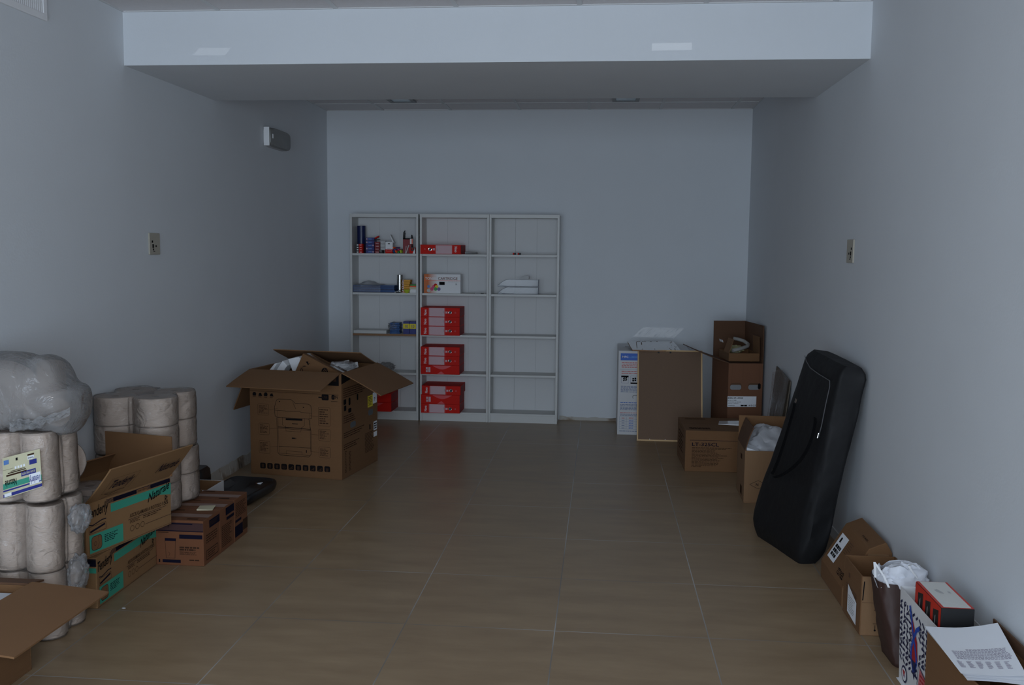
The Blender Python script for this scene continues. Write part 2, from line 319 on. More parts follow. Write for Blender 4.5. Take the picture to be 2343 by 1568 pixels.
def mortar_mat():
    m = mat('mortar', hexc(176, 170, 160), .95, noise_amt=.0); nt = m.node_tree; b = nt.nodes['Principled BSDF']; L = nt.links.new
    g = nt.nodes.new('ShaderNodeNewGeometry'); n = nt.nodes.new('ShaderNodeTexNoise'); n.inputs['Scale'].default_value = 4; n.inputs['Detail'].default_value = 7; L(g.outputs['Position'], n.inputs['Vector'])
    c = nt.nodes.new('ShaderNodeValToRGB'); c.color_ramp.elements[0].position = .36; c.color_ramp.elements[0].color = (*hexc(104, 92, 82), 1); c.color_ramp.elements[1].position = .5; c.color_ramp.elements[1].color = (*hexc(188, 184, 176), 1)
    e = c.color_ramp.elements.new(.44); e.color = (*hexc(160, 146, 130), 1); L(n.outputs['Fac'], c.inputs[0]); L(c.outputs[0], b.inputs['Base Color'])
    bp = nt.nodes.new('ShaderNodeBump'); bp.inputs['Distance'].default_value = .02; L(n.outputs['Fac'], bp.inputs['Height']); L(bp.outputs[0], b.inputs['Normal'])
mortar_mat()
# ================================================================ SETTING
def struct(name, fn, **kw):
    mb = MB(); fn(mb); o = mb.build(name, **kw); o['kind'] = 'structure'; return o
struct('floor', lambda b: b.box((WL-.1, YF-.1, -.1), (WR+.1, YB+.1, 0), M['floor']))
struct('wall_left', lambda b: b.box((WL-.1, YF-.1, 0), (WL, YB+.1, 2.9), M['wall_paint']))
struct('wall_right', lambda b: b.box((WR, YF-.1, 0), (WR+.1, YB+.1, 2.9), M['wall_paint']))
struct('wall_back', lambda b: b.box((WL, YB, 0), (WR, YB+.1, 2.9), M['wall_paint']))
def _wf(b):
    b.box((WL, YF-.1, 2.48), (WR, YF, 2.9), M['wall_paint']); b.box((WL, YF-.1, 0), (WL+.15, YF, 2.48), M['wall_paint'])
    b.box((WR-.15, YF-.1, 0), (WR, YF, 2.48), M['wall_paint']); b.box((WL+.15, YF-.1, 0), (WR-.15, YF, .12), M['wall_paint'])
struct('wall_front', _wf)
wf = struct('window_1', lambda b: [b.box((x-.025, YF-.08, .12), (x+.025, YF-.03, 2.48), M['grey']) for x in (WL+.175, -1.2, 0.0, WR-.175)] and [b.box((WL+.15, YF-.08, z-.025), (WR-.15, YF-.03, z+.025), M['grey']) for z in (.145, 2.455)])
gl = MB(); gl.box((WL+.2, YF-.058, .17), (WR-.2, YF-.052, 2.43), film('pane_glass', clear=1, haze=0, bump=0)); gl.build('pane', wf)
struct('trim_1', lambda b: b.box((WL, B1, BZ), (WR, B2, 2.9), M['wall_paint']))   # the dropped beam across the room
def _ceil(b):
    gx = [-1.93+.6*k for k in range(-1, 7)]
    for (y0, y1, z, ys, inset) in ((YF, B1, ZF, [4.12-.6*k for k in range(9)], .004), (B2, YB, ZC, [7.90, 7.3, 6.7, 6.1], .004)):
        b.box((WL, y0, z+.02), (WR, y1, z+.06), M['ceiling_bar'])
        X = [WL]+[x for x in gx if WL+.01 < x < WR-.01]+[WR]; Y = sorted([y0]+[y for y in ys if y0+.01 < y < y1-.01]+[y1])
        for i in range(len(X)-1):
            for j in range(len(Y)-1):
                dz = .005 if (y0 > 5 and i == 1 and j == len(Y)-2) else 0
                b.box((X[i]+.01, Y[j]+.01, z+inset+dz), (X[i+1]-.01, Y[j+1]-.01, z+.025+dz), M['ceiling_panel'])
        for x in X: b.box((x-.012 if x != WL else WL, y0, z), (x+.012 if x != WR else WR, y1, z+.02), M['ceiling_bar'])
        for y in Y: b.box((WL, y-.012 if y != y0 else y0, z-.0005), (WR, y+.012 if y != y1 else y1, z+.02), M['ceiling_bar'])
struct('ceiling', _ceil)
def ragged(b, p0, p1, nrm, hmax, seed, t=.012):   # broken plaster left where the skirting was torn off
    r = random.Random(seed); p0 = Vector(p0); p1 = Vector(p1); n = Vector(nrm); L_ = (p1-p0).length; k = int(L_/.035); d = (p1-p0)/k
    hs = []; h = hmax*.8
    for i in range(k+1):
        h += r.uniform(-.007, .007)
        if r.random() < .1: h = hmax*r.uniform(.5, 1)
        h = min(hmax, max(hmax*.45, h)); hs.append(h)
    for i in range(k):
        a = p0+d*i; c = a+d; tt = t*r.uniform(.75, 1)
        b.hexa([a, c, c+n*tt, a+n*tt], [a+Vector((0, 0, hs[i])), c+Vector((0, 0, hs[i+1])), c+Vector((0, 0, hs[i+1]))+n*tt*.3, a+Vector((0, 0, hs[i]))+n*tt*.3], M['mortar'])
struct('baseboard_back', lambda b: ragged(b, (-.35, YB, 0), (WR, YB, 0), (0, -1, 0), .05, 3))
struct('baseboard_left', lambda b: ragged(b, (WL, YB-.02, 0), (WL, 4.7, 0), (1, 0, 0), .075, 5, .02))
def _bbr(b): b.box((WR-.004, 4.2, 0), (WR, 6.3, .06), M['white'])
struct('baseboard_right', lambda b: b.box((WR-.006, 4.0, 0), (WR, 6.0, .055), M['wall_paint']))
# fittings
def grille():
    y0, y1, z0, z1 = 3.35, 4.025, 2.468, 2.655
    t = empty('air_vent', 'white slatted air vent grille high on the left wall, cut by the photo corner', 'vent', (WL, (y0+y1)/2, (z0+z1)/2))
    mb = MB(); a = .028; x = .012; hy = (y1-y0)/2; hz = (z1-z0)/2
    for q in (((0, -hy, -hz), (x, hy, -hz+a)), ((0, -hy, hz-a), (x, hy, hz)), ((0, -hy, -hz+a), (x, -hy+a, hz-a)), ((0, hy-a, -hz+a), (x, hy, hz-a))): mb.box(*q, M['white'])
    mb.build('grille_frame', t, bevel=.002)
    mb = MB(); mb.box((.0005, -hy+a, -hz+a), (.002, hy-a, hz-a), M['grey']); mb.build('backing', t)
    mb = MB(); n = 44; w = (2*hy-2*a)/n
    for i in range(n): mb.box((.002, -hy+a+w*(i+.2), -hz+a), (.009, -hy+a+w*(i+.65), hz-a), M['white'])
    mb.build('slats', t)
grille()
def emer():
    t = empty('emergency_light', 'grey rounded emergency light box mounted high on the left wall', 'light', (WL, 6.92, 2.29))
    mb = MB(); w, h = .225, .07
    def ring(x, s): return [(x, w*s*(abs(math.cos(a))**.35)*(1 if math.cos(a) > 0 else -1), h*s*(abs(math.sin(a))**.35)*(1 if math.sin(a) > 0 else -1)) for a in [2*math.pi*i/40 for i in range(40)]]
    mb.loft([ring(0, 1), ring(.03, 1)], M['lgrey']); mb.build('housing', t, smooth=True)
    mb = MB(); mb.loft([ring(.03, .97), ring(.05, .95), ring(.058, .88)], mat('diffuser_grey', (.20, .20, .19), .4)); mb.build('diffuser', t, smooth=True)
    mb = MB(); mb.box((.004, -w-.006, -h+.004), (.045, -w, h-.004), M['white']); mb.build('end_cap', t, bevel=.002, label='bright end cap')
    mb = MB(); mb.box((.058, -w+.025, -.012), (.062, -w+.04, .018), M['white']); mb.build('indicator', t)
emer()
def plate(x, s, yc, zc, lab):
    t = empty('wall_socket', lab, 'socket', (x, yc, zc)); mb = MB(); mb.box((0, -.06, -.058), (s*.008, .06, .058), M['beige']); mb.build('cover_plate', t, bevel=.002)
    mb = MB(); r = random.Random(int(yc*10))
    for (a, b_, w, h) in ((-.03, .012, .012, .012), (-.022, -.012, .014, .02), (-.02, -.03, .01, .01), (.012, -.012, .01, .01), (-.01, -.04, .018, .004)):
        mb.box((s*.008, a-w/2, b_-h/2), (s*.0095, a+w/2, b_+h/2), M['ink'])
    mb.build('hole', t)
plate(WL, 1, 4.972, 1.51, 'beige socket plate with dark holes on the left wall'); plate(WR, -1, 4.90, 1.505, 'beige socket plate with dark holes on the right wall')
for i, (xa, xb) in enumerate(((-1.735, -1.545), (.07, .26))):
    t = empty('recessed_ceiling_light', ['unlit square recessed ceiling light, left one of the pair behind the beam', 'unlit square recessed ceiling light, right one of the pair behind the beam'][i], 'light', ((xa+xb)/2, 7.66, ZC), group='recessed lights in the rear ceiling')
    w = (xb-xa)/2+.012; a = .03; d = .125; mb = MB()
    for q in (((-w, -d, -.012), (w, -d+a, 0)), ((-w, d-a, -.012), (w, d, 0)), ((-w, -d+a, -.012), (-w+a, d-a, 0)), ((w-a, -d+a, -.012), (w, d-a, 0))): mb.box(*q, M['grey'])
    mb.build('frame', t); mb = MB(); mb.box((-w+a, -d+a, -.006), (w-a, d-a, 0), mat('lamp_glass', (.55, .66, .72), .2)); mb.build('lens', t)
# ================================================================ BOOKCASES
SY, SX, SW, SG, SH = 8.054, -2.1718, .598, .0082, 1.792
SHZ = (1.452, 1.114, .756, .418)     # upper faces of the four loose shelves
def bookcase(x0, lab, raw=False, dim=False):
    t = empty('bookcase', lab, 'bookcase', (x0, SY, 0), group='white bookcases against the back wall'); D_ = YB-.003-SY; S = M['shelf_white']; e = .018
    for x in (0, SW-e): mb = MB(); mb.box((x, 0, 0), (x+e, D_, SH), S); mb.build('side_panel', t, bevel=.001)
    mb = MB(); mb.box((e, .002, SH-.03), (SW-e, D_, SH), S); mb.build('top_panel', t, bevel=.001)
    mb = MB(); mb.box((e, .012, 0), (SW-e, .028, .064), S); mb.build('plinth', t)
    mb = MB(); mb.box((e, .004, .064), (SW-e, D_-.006, .08), S); mb.build('bottom_shelf', t, bevel=.001)
    for k, z in enumerate(SHZ):
        mb = MB(); r_ = raw and k == 2
        mb.box((e+.001, .006 if r_ else .004, z-.018), (SW-e-.001, D_-.006, z), S)
        if r_: mb.box((e+.001, .003, z-.018), (SW-e-.001, .006, z), M['chipboard'])
        mb.build('shelf', t, label='shelf with bare chipboard front edge' if r_ else None, bevel=.0008)
    mb = MB(); w = (SW-2*e)/3
    for k in range(3):
        a = e+w*k; b = a+w
        y0, y1 = (D_-.006, D_-.004) if k % 2 else (D_-.0045, D_-.0055)
        if dim and k == 0: y0, y1 = D_-.004, D_-.012
        mb.hexa([(a+.0006, y0, .064), (b-.0006, y1, .064), (b-.0006, D_-.001, .064), (a+.0006, D_-.001, .064)], [(a+.0006, y0, SH-.02), (b-.0006, y1, SH-.02), (b-.0006, D_-.001, SH-.02), (a+.0006, D_-.001, SH-.02)], M['shelf_back'])
    mb.box((e, D_-.0012, .064), (SW-e, D_, SH-.02), M['grey']); mb.build('back_panel', t)
    return t
BX = (SX, SX+SW+SG+.006, SX+2*SW+SG+.008)
bookcase(BX[0], 'white bookcase holding small coloured stationery, nearest the left wall', raw=True)
bookcase(BX[1], 'white bookcase holding stacked red binders, in the middle of the three')
bookcase(BX[2], 'almost empty white bookcase holding clear letter trays', dim=True)
# ---- binders
def binder(x, z, y=None, flip=False, plain=False, label='', group=None, w=.34, h=.0785, d=.287):
    y = SY+.235-.003-d if y is None else y
    t = empty('lever_arch_binder', label, 'binder', (x, y, z), group=group)
    mb = MB(); r, sd = M['red'], M['red_side']
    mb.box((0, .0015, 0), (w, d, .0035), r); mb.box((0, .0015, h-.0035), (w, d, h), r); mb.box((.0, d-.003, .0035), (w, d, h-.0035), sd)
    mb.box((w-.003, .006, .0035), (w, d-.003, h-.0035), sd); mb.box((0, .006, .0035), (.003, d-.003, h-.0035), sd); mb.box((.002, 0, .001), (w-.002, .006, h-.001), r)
    mb.build('slip_case', t, bevel=.0008)
    mb = MB(); F = Print(mb, (0, 0, 0), (1, 0, 0), (0, 0, 1), w, h)
    if flip: F = Print(mb, (w, 0, h), (-1, 0, 0), (0, 0, -1), w, h)
    if plain:
        F.rect(.14, .22, .185, .78, M['label_pink']); F.rect(.20, .22, .255, .78, M['label_pink']); F.k = 1.5
        F.rect(.15, .45, .175, .55, M['red_side']); F.k = 1
        F.poly([(.3, .98)]+[(.3+.5*k/10, .98-.42*math.sin(math.pi*k/10)) for k in range(1, 10)]+[(.8, .98)], mat('red_sheen', (.66, .06, .07), .35))  # sheen painted on the plain binder as lighter red shapes
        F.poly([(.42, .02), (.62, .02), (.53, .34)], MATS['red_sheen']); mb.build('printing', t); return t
    F.rect(.22, .05, .61, .97, M['label_pink']); F.k = 1.3; F.line((.205, .03), (.205, .97), .0012, M['label_pink']); F.line((.625, .03), (.625, .97), .001, M['label_pink'])
    F.text('Novo', .135, .18, h=.18, w=.195, mt=M['white'], rot=90) if False else None
    v, f, asp = text_mesh('Novo'); O = F.P(.155, .18); Lm = .62*h; Hm = .024
    mb.add([O+F.v*(a*Lm)-F.u*(b*Hm) for a, b in v], f, M['white'])
    for k in range(2): F.rect(.575+k*.012, .4, .581+k*.012, .68, M['grey'])
    F.rect(.635, .38, .69, .6, M['label_pink']); F.k = 1.6; F.frame(.642, .43, .683, .55, .001, M['red']); F.k = 1.3
    F.circ(.885, .48, .006, M['label_pink'], w=.001, n=6)
    mb.build('printing', t); ca, cb = (.755, .5)
    c = F.P(ca, cb); mb = MB(); n = Vector((0, -1, 0)); rr = []
    for k in range(20):
        a = 2*math.pi*k/20; rr.append(c+Vector((math.cos(a), 0, math.sin(a)))*.0125+n*.001)
    mb.tube(rr+[rr[0]], .0016, M['chrome'], 6); mb.cyl(c+n*.0002, c+n*.001, .0112, M['black'], 20); mb.build('finger_ring', t, smooth=True)
    return t
bx = at(962, 700, Y=8.0).x; z1, z2, z3, z4 = SHZ; hb = .0795; G = 'red binders in the middle bookcase'
binder(bx-.002, z1, flip=True, w=.35, label='single red binder lying alone on the top shelf of the middle bookcase', group=G)
for zz, names in ((z3, ('bottom', 'middle', 'top')), (z4, ('bottom', 'middle', 'top')), (.08, ('bottom', 'middle', 'top'))):
    sh = {z3: 'third shelf', z4: 'fourth shelf', .08: 'floor-level shelf'}[zz]
    for i, nm in enumerate(names):
        plain = (zz == z4 and i == 0) or (zz == .08 and i == 1)
        binder(bx+random.uniform(0, .004)+(.008 if (zz == .08 and i == 2) else 0), zz+i*hb, plain=plain, group=G,
               label=('red binder showing no white label, ' if plain else 'red binder with white spine label, ')+nm+' of three on the '+sh)
for i in range(2):
    binder(at(895.5, 930, Y=8.0).x-.34, .08+i*hb, plain=True, group='red binders behind the large printer carton', label='plain red binder half hidden behind the big carton, '+['lower', 'upper'][i]+' of two')
# ---- shelf goods measured from the photograph at the shelf front
def slab(name, px, dep, m, label, cat, group=None, Y=SY+.03, bevel=.001, deco=None, zs=None, parts=None):
    x0, y0, x1, y1 = px; a = at(x0, (y0+y1)/2, Y=Y); b = at(x1, (y0+y1)/2, Y=Y); t_ = at((x0+x1)/2, y0, Y=Y).z; bt = at((x0+x1)/2, y1, Y=Y).z
    if zs is not None: t_ = zs+(t_-bt); bt = zs
    w = b.x-a.x; h = t_-bt; e = empty(name, label, cat, (a.x, Y, bt), group=group)
    mb = MB(); mb.box((0, 0, 0), (w, dep, h), m); mb.build('box_body', e, bevel=bevel)
    if deco: mb = MB(); F = face(mb, 'front', w, dep, h); deco(F); mb.build('printing', e)
    return e, w, h
Yg = SY+.035
# top shelf, left bookcase
one('paper_tube', lambda b: b.cyl((at(827, 550, Y=SY+.13).x, SY+.13, z1), (at(827, 550, Y=SY+.13).x, SY+.13, at(827, 517, Y=SY+.13).z), .037, M['navy'], 28, inner=.03), 'tall dark blue tube standing at the left end of the top shelf', 'tube', smooth=True)
R_ = random.Random(7)
za = z1
for i in range(4):
    lab = ['bottom', 'second from bottom', 'third from bottom', 'top'][i]
    def dc(F): F.rect(0, 0, .42, 1, M['black']); F.k = 1.3; F.rect(.1, .25, .32, .75, M['white']); F.rect(.45, .2, .47, .8, M['white']); F.rect(.6, .4, .85, .6, M['white'])
    slab('staple_box', (811, 0, 826, 5.35), .06, M['red'], 'small red and black staple box on the top shelf, '+lab+' of four', 'box', 'red staple boxes at the left of the top shelf', Y=Yg-.02, deco=dc, zs=za); za += .0204
za = z1
for i in range(5):
    lab = ['bottom', 'second from bottom', 'middle', 'second from top', 'top'][i]
    def dc(F, i=i):
        a = .02 if i in (1, 3, 4) else .78; F.circ(a+.1, .5, .006, M['label_pink']); F.rect(.3, .35, .72, .65, M['lblue'])
    slab('pen_box', (834, 0, 853, 7.2), .1, M['blue'], 'small blue pencil box beside the dark blue tube, '+lab+' of five', 'box', 'blue pencil boxes on the top shelf', Y=Yg, deco=dc, zs=za); za += .0276
za = z1
for i in range(4):
    lab = ['bottom', 'second', 'third', 'top'][i]
    def dc(F): F.rect(.25, .35, .8, .55, M['label_pink'])
    slab('clip_box', (854.5, 0, 866.5, 6.6), .07, M['darkred'], 'dark red clip box right of the blue boxes, '+lab+' from the shelf', 'box', 'dark red clip boxes on the top shelf', Y=Yg, deco=dc, zs=za); za += .0252
def stapler(b):
    p0 = at(854, 549, Y=Yg+.03); p1 = at(866, 542.5, Y=Yg+.03); n = Vector((0, .04, 0)); u = Vector((0, 0, .012))
    b.hexa([p0, p1, p1+n, p0+n], [p0+u, p1+u, p1+n+u, p0+n+u], M['red']); q = at(868, 549, Y=Yg+.03); b.hexa([p0-u*.3, q, q+n, p0+n-u*.3], [p0+u*.2, q+u*.6, q+n+u*.6, p0+n+u*.2], M['black'])
one('stapler', stapler, 'red and black stapler lying on top of the dark red boxes', 'stapler', bevel=.002)
za = z1+.029
slab('label_box', (867, 571, 875, 579.5), .06, M['black'], 'tiny black box under the wrapped clip packs', 'box', Y=Yg, zs=z1, deco=lambda F: F.rect(.2, .6, .8, .75, M['lgrey']))
for i in range(3):
    slab('wrapped_pack', (868, 0, 879, 7), .05, M['lgrey'], 'small clear wrapped pack of clips, '+['lowest', 'middle', 'highest'][i]+' of three beside the white carton', 'pack', 'wrapped clip packs on the top shelf', Y=Yg, zs=za); za += .0268
def wcart():
    e, w, h = slab('small_white_carton', (882, 552, 898.5, 570), .07, M['white'], 'small white carton with its lid flap open on the top shelf', 'carton', Y=Yg+.01, zs=z1+.033, deco=lambda F: (F.rect(.35, .68, .62, .8, M['ink']), F.rect(.2, .1, .75, .16, M['lgrey'])))
    mb = MB(); mb.hexa([(w-.002, 0, h), (w, 0, h), (w, .07, h), (w-.002, .07, h)], [(w-.028, 0, h+.062), (w-.025, 0, h+.062), (w-.025, .07, h+.062), (w-.028, .07, h+.062)], M['white']); mb.hexa([(w, .0, h), (w+.012, 0, h-.01), (w+.012, .07, h-.01), (w, .07, h)], [(w-.026, 0, h+.062), (w-.02, 0, h+.06), (w-.02, .07, h+.06), (w-.026, .07, h+.062)], M['white']); mb.build('flap', e)
wcart()
slab('red_box', (881.5, 570, 898, 579.5), .08, M['red'], 'flat red box under the small white carton', 'box', Y=Yg, zs=z1, deco=lambda F: F.frame(.15, .5, .85, .85, .0015, M['label_pink']))
pens = [(900.5, 567, 'orange'), (903, 571.5, 'purple'), (899.5, 574.5, 'bin_blue'), (905, 574.5, 'orange'), (901.5, 578, 'bin_blue'), (906.5, 577.5, 'orange'), (911.5, 571.5, 'magenta'), (911, 577.5, 'green'), (916, 574, 'lime'), (917, 578, 'lime')]
for (x, y, c) in pens:
    p = at(x, min(y, 577), Y=Yg+.005); q = p+Vector((.028, .11, 0)); 
    one('marker_pen', lambda b: (b.cyl(p, p+(q-p)*.28, .0078, M[c], 10), b.cyl(p+(q-p)*.28, q, .0062, M['purple' if c in ('orange', 'purple') else 'grey'], 10)), {'orange': 'orange', 'purple': 'purple', 'bin_blue': 'blue', 'magenta': 'pink', 'green': 'green', 'lime': 'lime green'}[c]+' capped marker pen in the heap on the top shelf', 'pen', 'marker pens heaped on the top shelf', smooth=True)
def redpk():
    e, w, h = slab('red_package', (922, 540, 941, 575), .085, M['darkred'], 'tall red package with black rim and open flaps on the top shelf', 'package', Y=Yg+.02, zs=z1+.001,
      deco=lambda F: (F.rect(0, .93, 1, 1, M['ink']), F.poly([(.3, 0), (.42, 0), (.75, .55), (.66, .55)], M['lgrey']), F.poly([(.25, 0), (.3, 0), (.42, .5), (.36, .5)], M['lgrey'])))
    mb = MB(); mb.hexa([(0, 0, h), (.003, 0, h), (.003, .085, h), (0, .085, h)], [(.003, 0, h+.05), (.006, 0, h+.05), (.006, .085, h+.05), (.003, .085, h+.05)], M['black']); mb.hexa([(.003, 0, h+.05), (.006, 0, h+.05), (.006, .05, h+.05), (.003, .05, h+.05)], [(.013, 0, h+.066), (.016, 0, h+.066), (.016, .04, h+.066), (.013, .04, h+.066)], M['black'])
    mb.hexa([(w-.003, 0, h), (w, 0, h), (w, .085, h), (w-.003, .085, h)], [(w+.0, 0, h+.03), (w+.004, 0, h+.03), (w+.004, .03, h+.03), (w, .03, h+.03)], M['black']); mb.build('flap', e)
redpk()
slab('small_packet', (938, 549, 944.5, 561), .01, M['white'], 'small white and orange packet leaning on the red package', 'packet', Y=Yg-.004, zs=z1+.083, deco=lambda F: F.rect(.6, .05, .95, .95, M['orange']))
slab('red_white_box', (937, 563, 950, 577), .05, M['red'], 'short red and white box right of the tall red package', 'box', Y=Yg-.006, zs=z1+.001, deco=lambda F: (F.poly([(.55, 0), (1, 0), (1, 1), (.85, .75)], M['white'])))
one('tape_roll', lambda b: b.cyl(at(943.5, 570, Y=Yg-.02), at(943.5, 570, Y=Yg-.02)+Vector((0, .012, 0)), .0165, M['black'], 24, inner=.008), 'small black tape roll standing before the red and white box', 'tape roll', smooth=True)
# second shelf
def folders(b):
    p0 = at(806, 671, Y=Yg); p1 = at(906, 671, Y=Yg); n = 11; h = .062/n
    for i in range(n):
        o = R_.uniform(-.004, .004)+(.012*(1-i/n)); b.box((p0.x+.004, Yg+R_.uniform(0, .004), z2+h*i), (p1.x-.02+o, Yg+.2, z2+h*(i+.86)), M['bin_blue'] if i % 4 else M['navy'])
fd = one('folder_stack', folders, 'stack of dark blue plastic folders half in a clear bag on the second shelf', 'folders'); tag(fd, kind='stuff')
def crumple(b, c, r, m, seed, n=3, amp=.35, sub=3, fr=2.2):
    bm = bmesh.new(); bmesh.ops.create_icosphere(bm, subdivisions=sub, radius=1)
    s = Vector((seed*3.1, seed*1.7, seed))
    for v in bm.verts:
        d = v.co.normalized(); k = 1+amp*noise.turbulence(d*fr+s, 4, True)-amp*.5; v.co = Vector((d.x*r[0], d.y*r[1], d.z*r[2]))*k
    bm.verts.index_update(); b.add([v.co+Vector(c) for v in bm.verts], [[v.index for v in f.verts] for f in bm.faces], m); bm.free()
def shroud(b):   # clear bag around the left half of the folders, its end drooping off the shelf
    x0 = at(808, 660, Y=Yg).x-.002; x1 = at(868, 660, Y=Yg).x; rings = []
    for i in range(13):
        s = i/12; x = x0+.012+(x1-x0)*s; top = z2+.068+.03*max(0, math.sin(s*5.5-.9))*R_.uniform(.7, 1.1); y0 = Yg-.008-.014*R_.random()
        rings.append([(x, y0, z2+.004), (x+.004, y0-.006, z2+.03), (x, y0, top*.7+z2*.3), (x, y0+.02, top), (x+.005, Yg+.1, top+.004), (x, Yg+.195, top), (x, Yg+.203, z2+.02), (x, Yg+.203, z2+.001)])
    b.loft(rings, M['film_clear'], cap=False)
    b.grid(lambda u, v: (x0+.014+.045*u+.03*v*(1-u), Yg-.012-.03*v+.006*math.sin(u*9), z2+.004-.05*v*math.sin(math.pi*min(1, .15+u*.8))), 8, 5, M['film_clear'])
one('plastic_bag', shroud, 'clear plastic bag pulled over the dark blue folders', 'plastic bag', smooth=True)
one('steel_tube', lambda b: b.cyl((at(915, 650, Y=Yg+.05).x, Yg+.05, z2), (at(915, 650, Y=Yg+.05).x, Yg+.05, at(915, 629, Y=Yg+.05).z), .0255, M['steel'], 28), 'shiny steel tube standing on the second shelf', 'tube', smooth=True)
za = z2
for i in range(6):
    def dc(F): F.rect(0, 0, .2, 1, M['white']); F.k = 1.3; F.circ(.1, .5, .006, M['darkred'], n=10)
    slab('glue_box', (918+(i % 2), 0, 936+(i % 3), 4.9), .09, M['amber'], 'small amber box with red dot on the second shelf, level '+['one', 'two', 'three', 'four', 'five', 'six'][i]+' counted upward', 'box', 'amber boxes on the second shelf', Y=Yg, deco=dc, zs=za); za += .0188
za = z2
for i, (c, hh, nm) in enumerate((('white', 9, 'white lowest'), ('cream', 4.5, 'cream'), ('orange', 3, 'bright orange'), ('green', 3, 'green topmost'))):
    slab('sticky_note_block', (936.5 if i < 2 else 937.5, 0, 951.5, hh), .075, M[c], nm+' block of sticky notes stacked at the right end of the second shelf', 'notes', 'sticky note blocks on the second shelf', Y=Yg-.012, zs=za); za += hh/266
one('lime_cap', lambda b: b.cyl(at(931, 668, Y=Yg-.025)+Vector((0, 0, -.012)), at(931, 668, Y=Yg-.025)+Vector((0, 0, .02)), .012, M['lime'], 24, r2=.03), 'lime green bowl-shaped cap in front of the amber boxes', 'cap', smooth=True)
def clampy(b):
    p = at(903, 672, Y=Yg-.01); b.tube([(p.x, p.y, z2+.003), (p.x+.03, p.y+.01, z2+.012), (p.x+.05, p.y+.0, z2+.022)], .005, M['lgrey'], 8); b.tube([(p.x+.01, p.y, z2+.004), (p.x+.05, p.y-.004, z2+.004)], .0045, M['black'], 8)
one('metal_clip', clampy, 'small grey metal clip lying before the steel tube', 'clip', smooth=True)
# third shelf
za = z3
slab('paper_ream', (809, 756, 884, 763), .18, M['shelf_white'], 'flat white paper pack at the left of the third shelf', 'paper pack', Y=Yg-.012, zs=z3)
for i in range(6):
    slab('refill_pack', (889+(i % 2), 0, 913-(i % 2)*1.0, 4.1), .1, M['bin_blue'], 'small wrapped blue refill pack on the third shelf, number '+['one', 'two', 'three', 'four', 'five', 'six'][i]+' from below', 'pack', 'blue refill packs on the third shelf', Y=Yg+.004*i, zs=za, deco=lambda F: F.rect(.2, .3, .7, .5, M['lblue'])); za += .0158
one('plastic_wrap', lambda b: crumple(b, (at(901, 750, Y=Yg+.05).x, Yg+.06, z3+.055), (.05, .06, .048), M['film_clear'], 3, sub=3, amp=.6), 'crumpled clear wrap over the blue refill packs', 'wrapping', smooth=True)
for i in range(2):
    x0 = 922.5+15*i
    def dc(F): F.rect(0, .42, 1, .82, M['yellow']); F.k = 1.3; F.text('10', .32, .5, w=.42, h=.24, mt=M['blue']) 
    slab('chalk_box', (x0, 734.5, x0+14.4, 763), .09, M['blue'], 'blue box with yellow band and number on the third shelf, '+['left', 'right'][i]+' of the pair', 'box', 'blue and yellow boxes on the third shelf', Y=Yg-.01, zs=z3, deco=dc)
one('plastic_bag', lambda b: crumple(b, (at(882, 842, Y=SY+.1).x, SY+.1, z4+.035), (.085, .06, .036), M['film_milky'], 9, sub=4, amp=.6), 'crumpled clear plastic bag on the fourth shelf above the carton flap', 'plastic bag', smooth=False)
# middle bookcase extras
def wallet(b):
    p = at(1065, 582, Y=Yg); q = at(1091, 582, Y=Yg)
    rings = [[(p.x+(q.x-p.x)*s, Yg+.02+.06*math.cos(a)*.9, z1+.012+.0118*math.sin(a)*(1.0-.45*s)) for a in [2*math.pi*k/12 for k in range(12)]] for s in [i/8 for i in range(9)]]
    b.loft(rings, M['lgrey'])
one('grey_pouch', wallet, 'flat grey pouch lying right of the single red binder', 'pouch', smooth=True)
def toner():
    Yt = Yg-.0; p = at(970, 671, Y=Yt); q = at(1053.5, 671, Y=Yt); w = q.x-p.x; h = at(1010, 627.5, Y=Yt).z-z2+.0; d = .12
    h = at(1010, 628, Y=Yt).z-at(1010, 671.5, Y=Yt).z
    t = empty('toner_carton', 'white and orange toner cartridge box on the second shelf of the middle bookcase', 'box', (p.x, Yt, z2))
    mb = MB(); mb.box((0, 0, 0), (w, d, h), M['white']); mb.build('box_body', t, bevel=.001)
    mb = MB(); F = face(mb, 'front', w, d, h); k = 14
    for i in range(k):
        s = i/k; c = [a*(1-s)+b*s for a, b in zip(hexc(200, 100, 24), (.82, .82, .83))]; F.rect(.10+.26*s if i else 0, 0, .10+.26*(s+1/k), 1, mat('orange_%d' % i, c, .5))
    F.k = 1.3; F.text('TONER', .035, .70, w=.30, h=.15, mt=M['white']); F.text('CARTRIDGE', .39, .70, w=.53, h=.15, mt=mat('brown_ink', hexc(120, 66, 48), .5))
    F.rect(0, .655, 1, .67, M['orange']); F.rect(.42, .44, .57, .6, M['ink']); F.fine(.66, .58, .96, .62, 1, M['lgrey'])
    for a, b_, c in ((.22, .22, 'magenta'), (.27, .34, 'magenta'), (.32, .42, 'red'), (.35, .34, 'yellow'), (.32, .22, 'green'), (.41, .22, 'purple')): F.k += .1; F.circ(a, b_, .015, M[c], n=14)
    F.k = 1.3; F.circ(.13, .35, .013, M['lblue'], n=12); F.circ(.13, .14, .016, M['lgrey'], n=12); F.circ(.885, .48, .008, M['ink'], w=.002, n=3); mb.build('printing', t)
toner()
one('small_clip', lambda b: (b.cyl((at(1091, 671, Y=Yg).x-.02, Yg, z2+.004), (at(1098, 671, Y=Yg).x, Yg+.02, z2+.006), .004, M['lgrey'], 10), b.box((at(1100, 671, Y=Yg).x, Yg, z2), (at(1106, 671, Y=Yg).x, Yg+.02, z2+.005), M['black'])), 'tiny grey and black clip lying right of the toner box', 'clip', smooth=False)
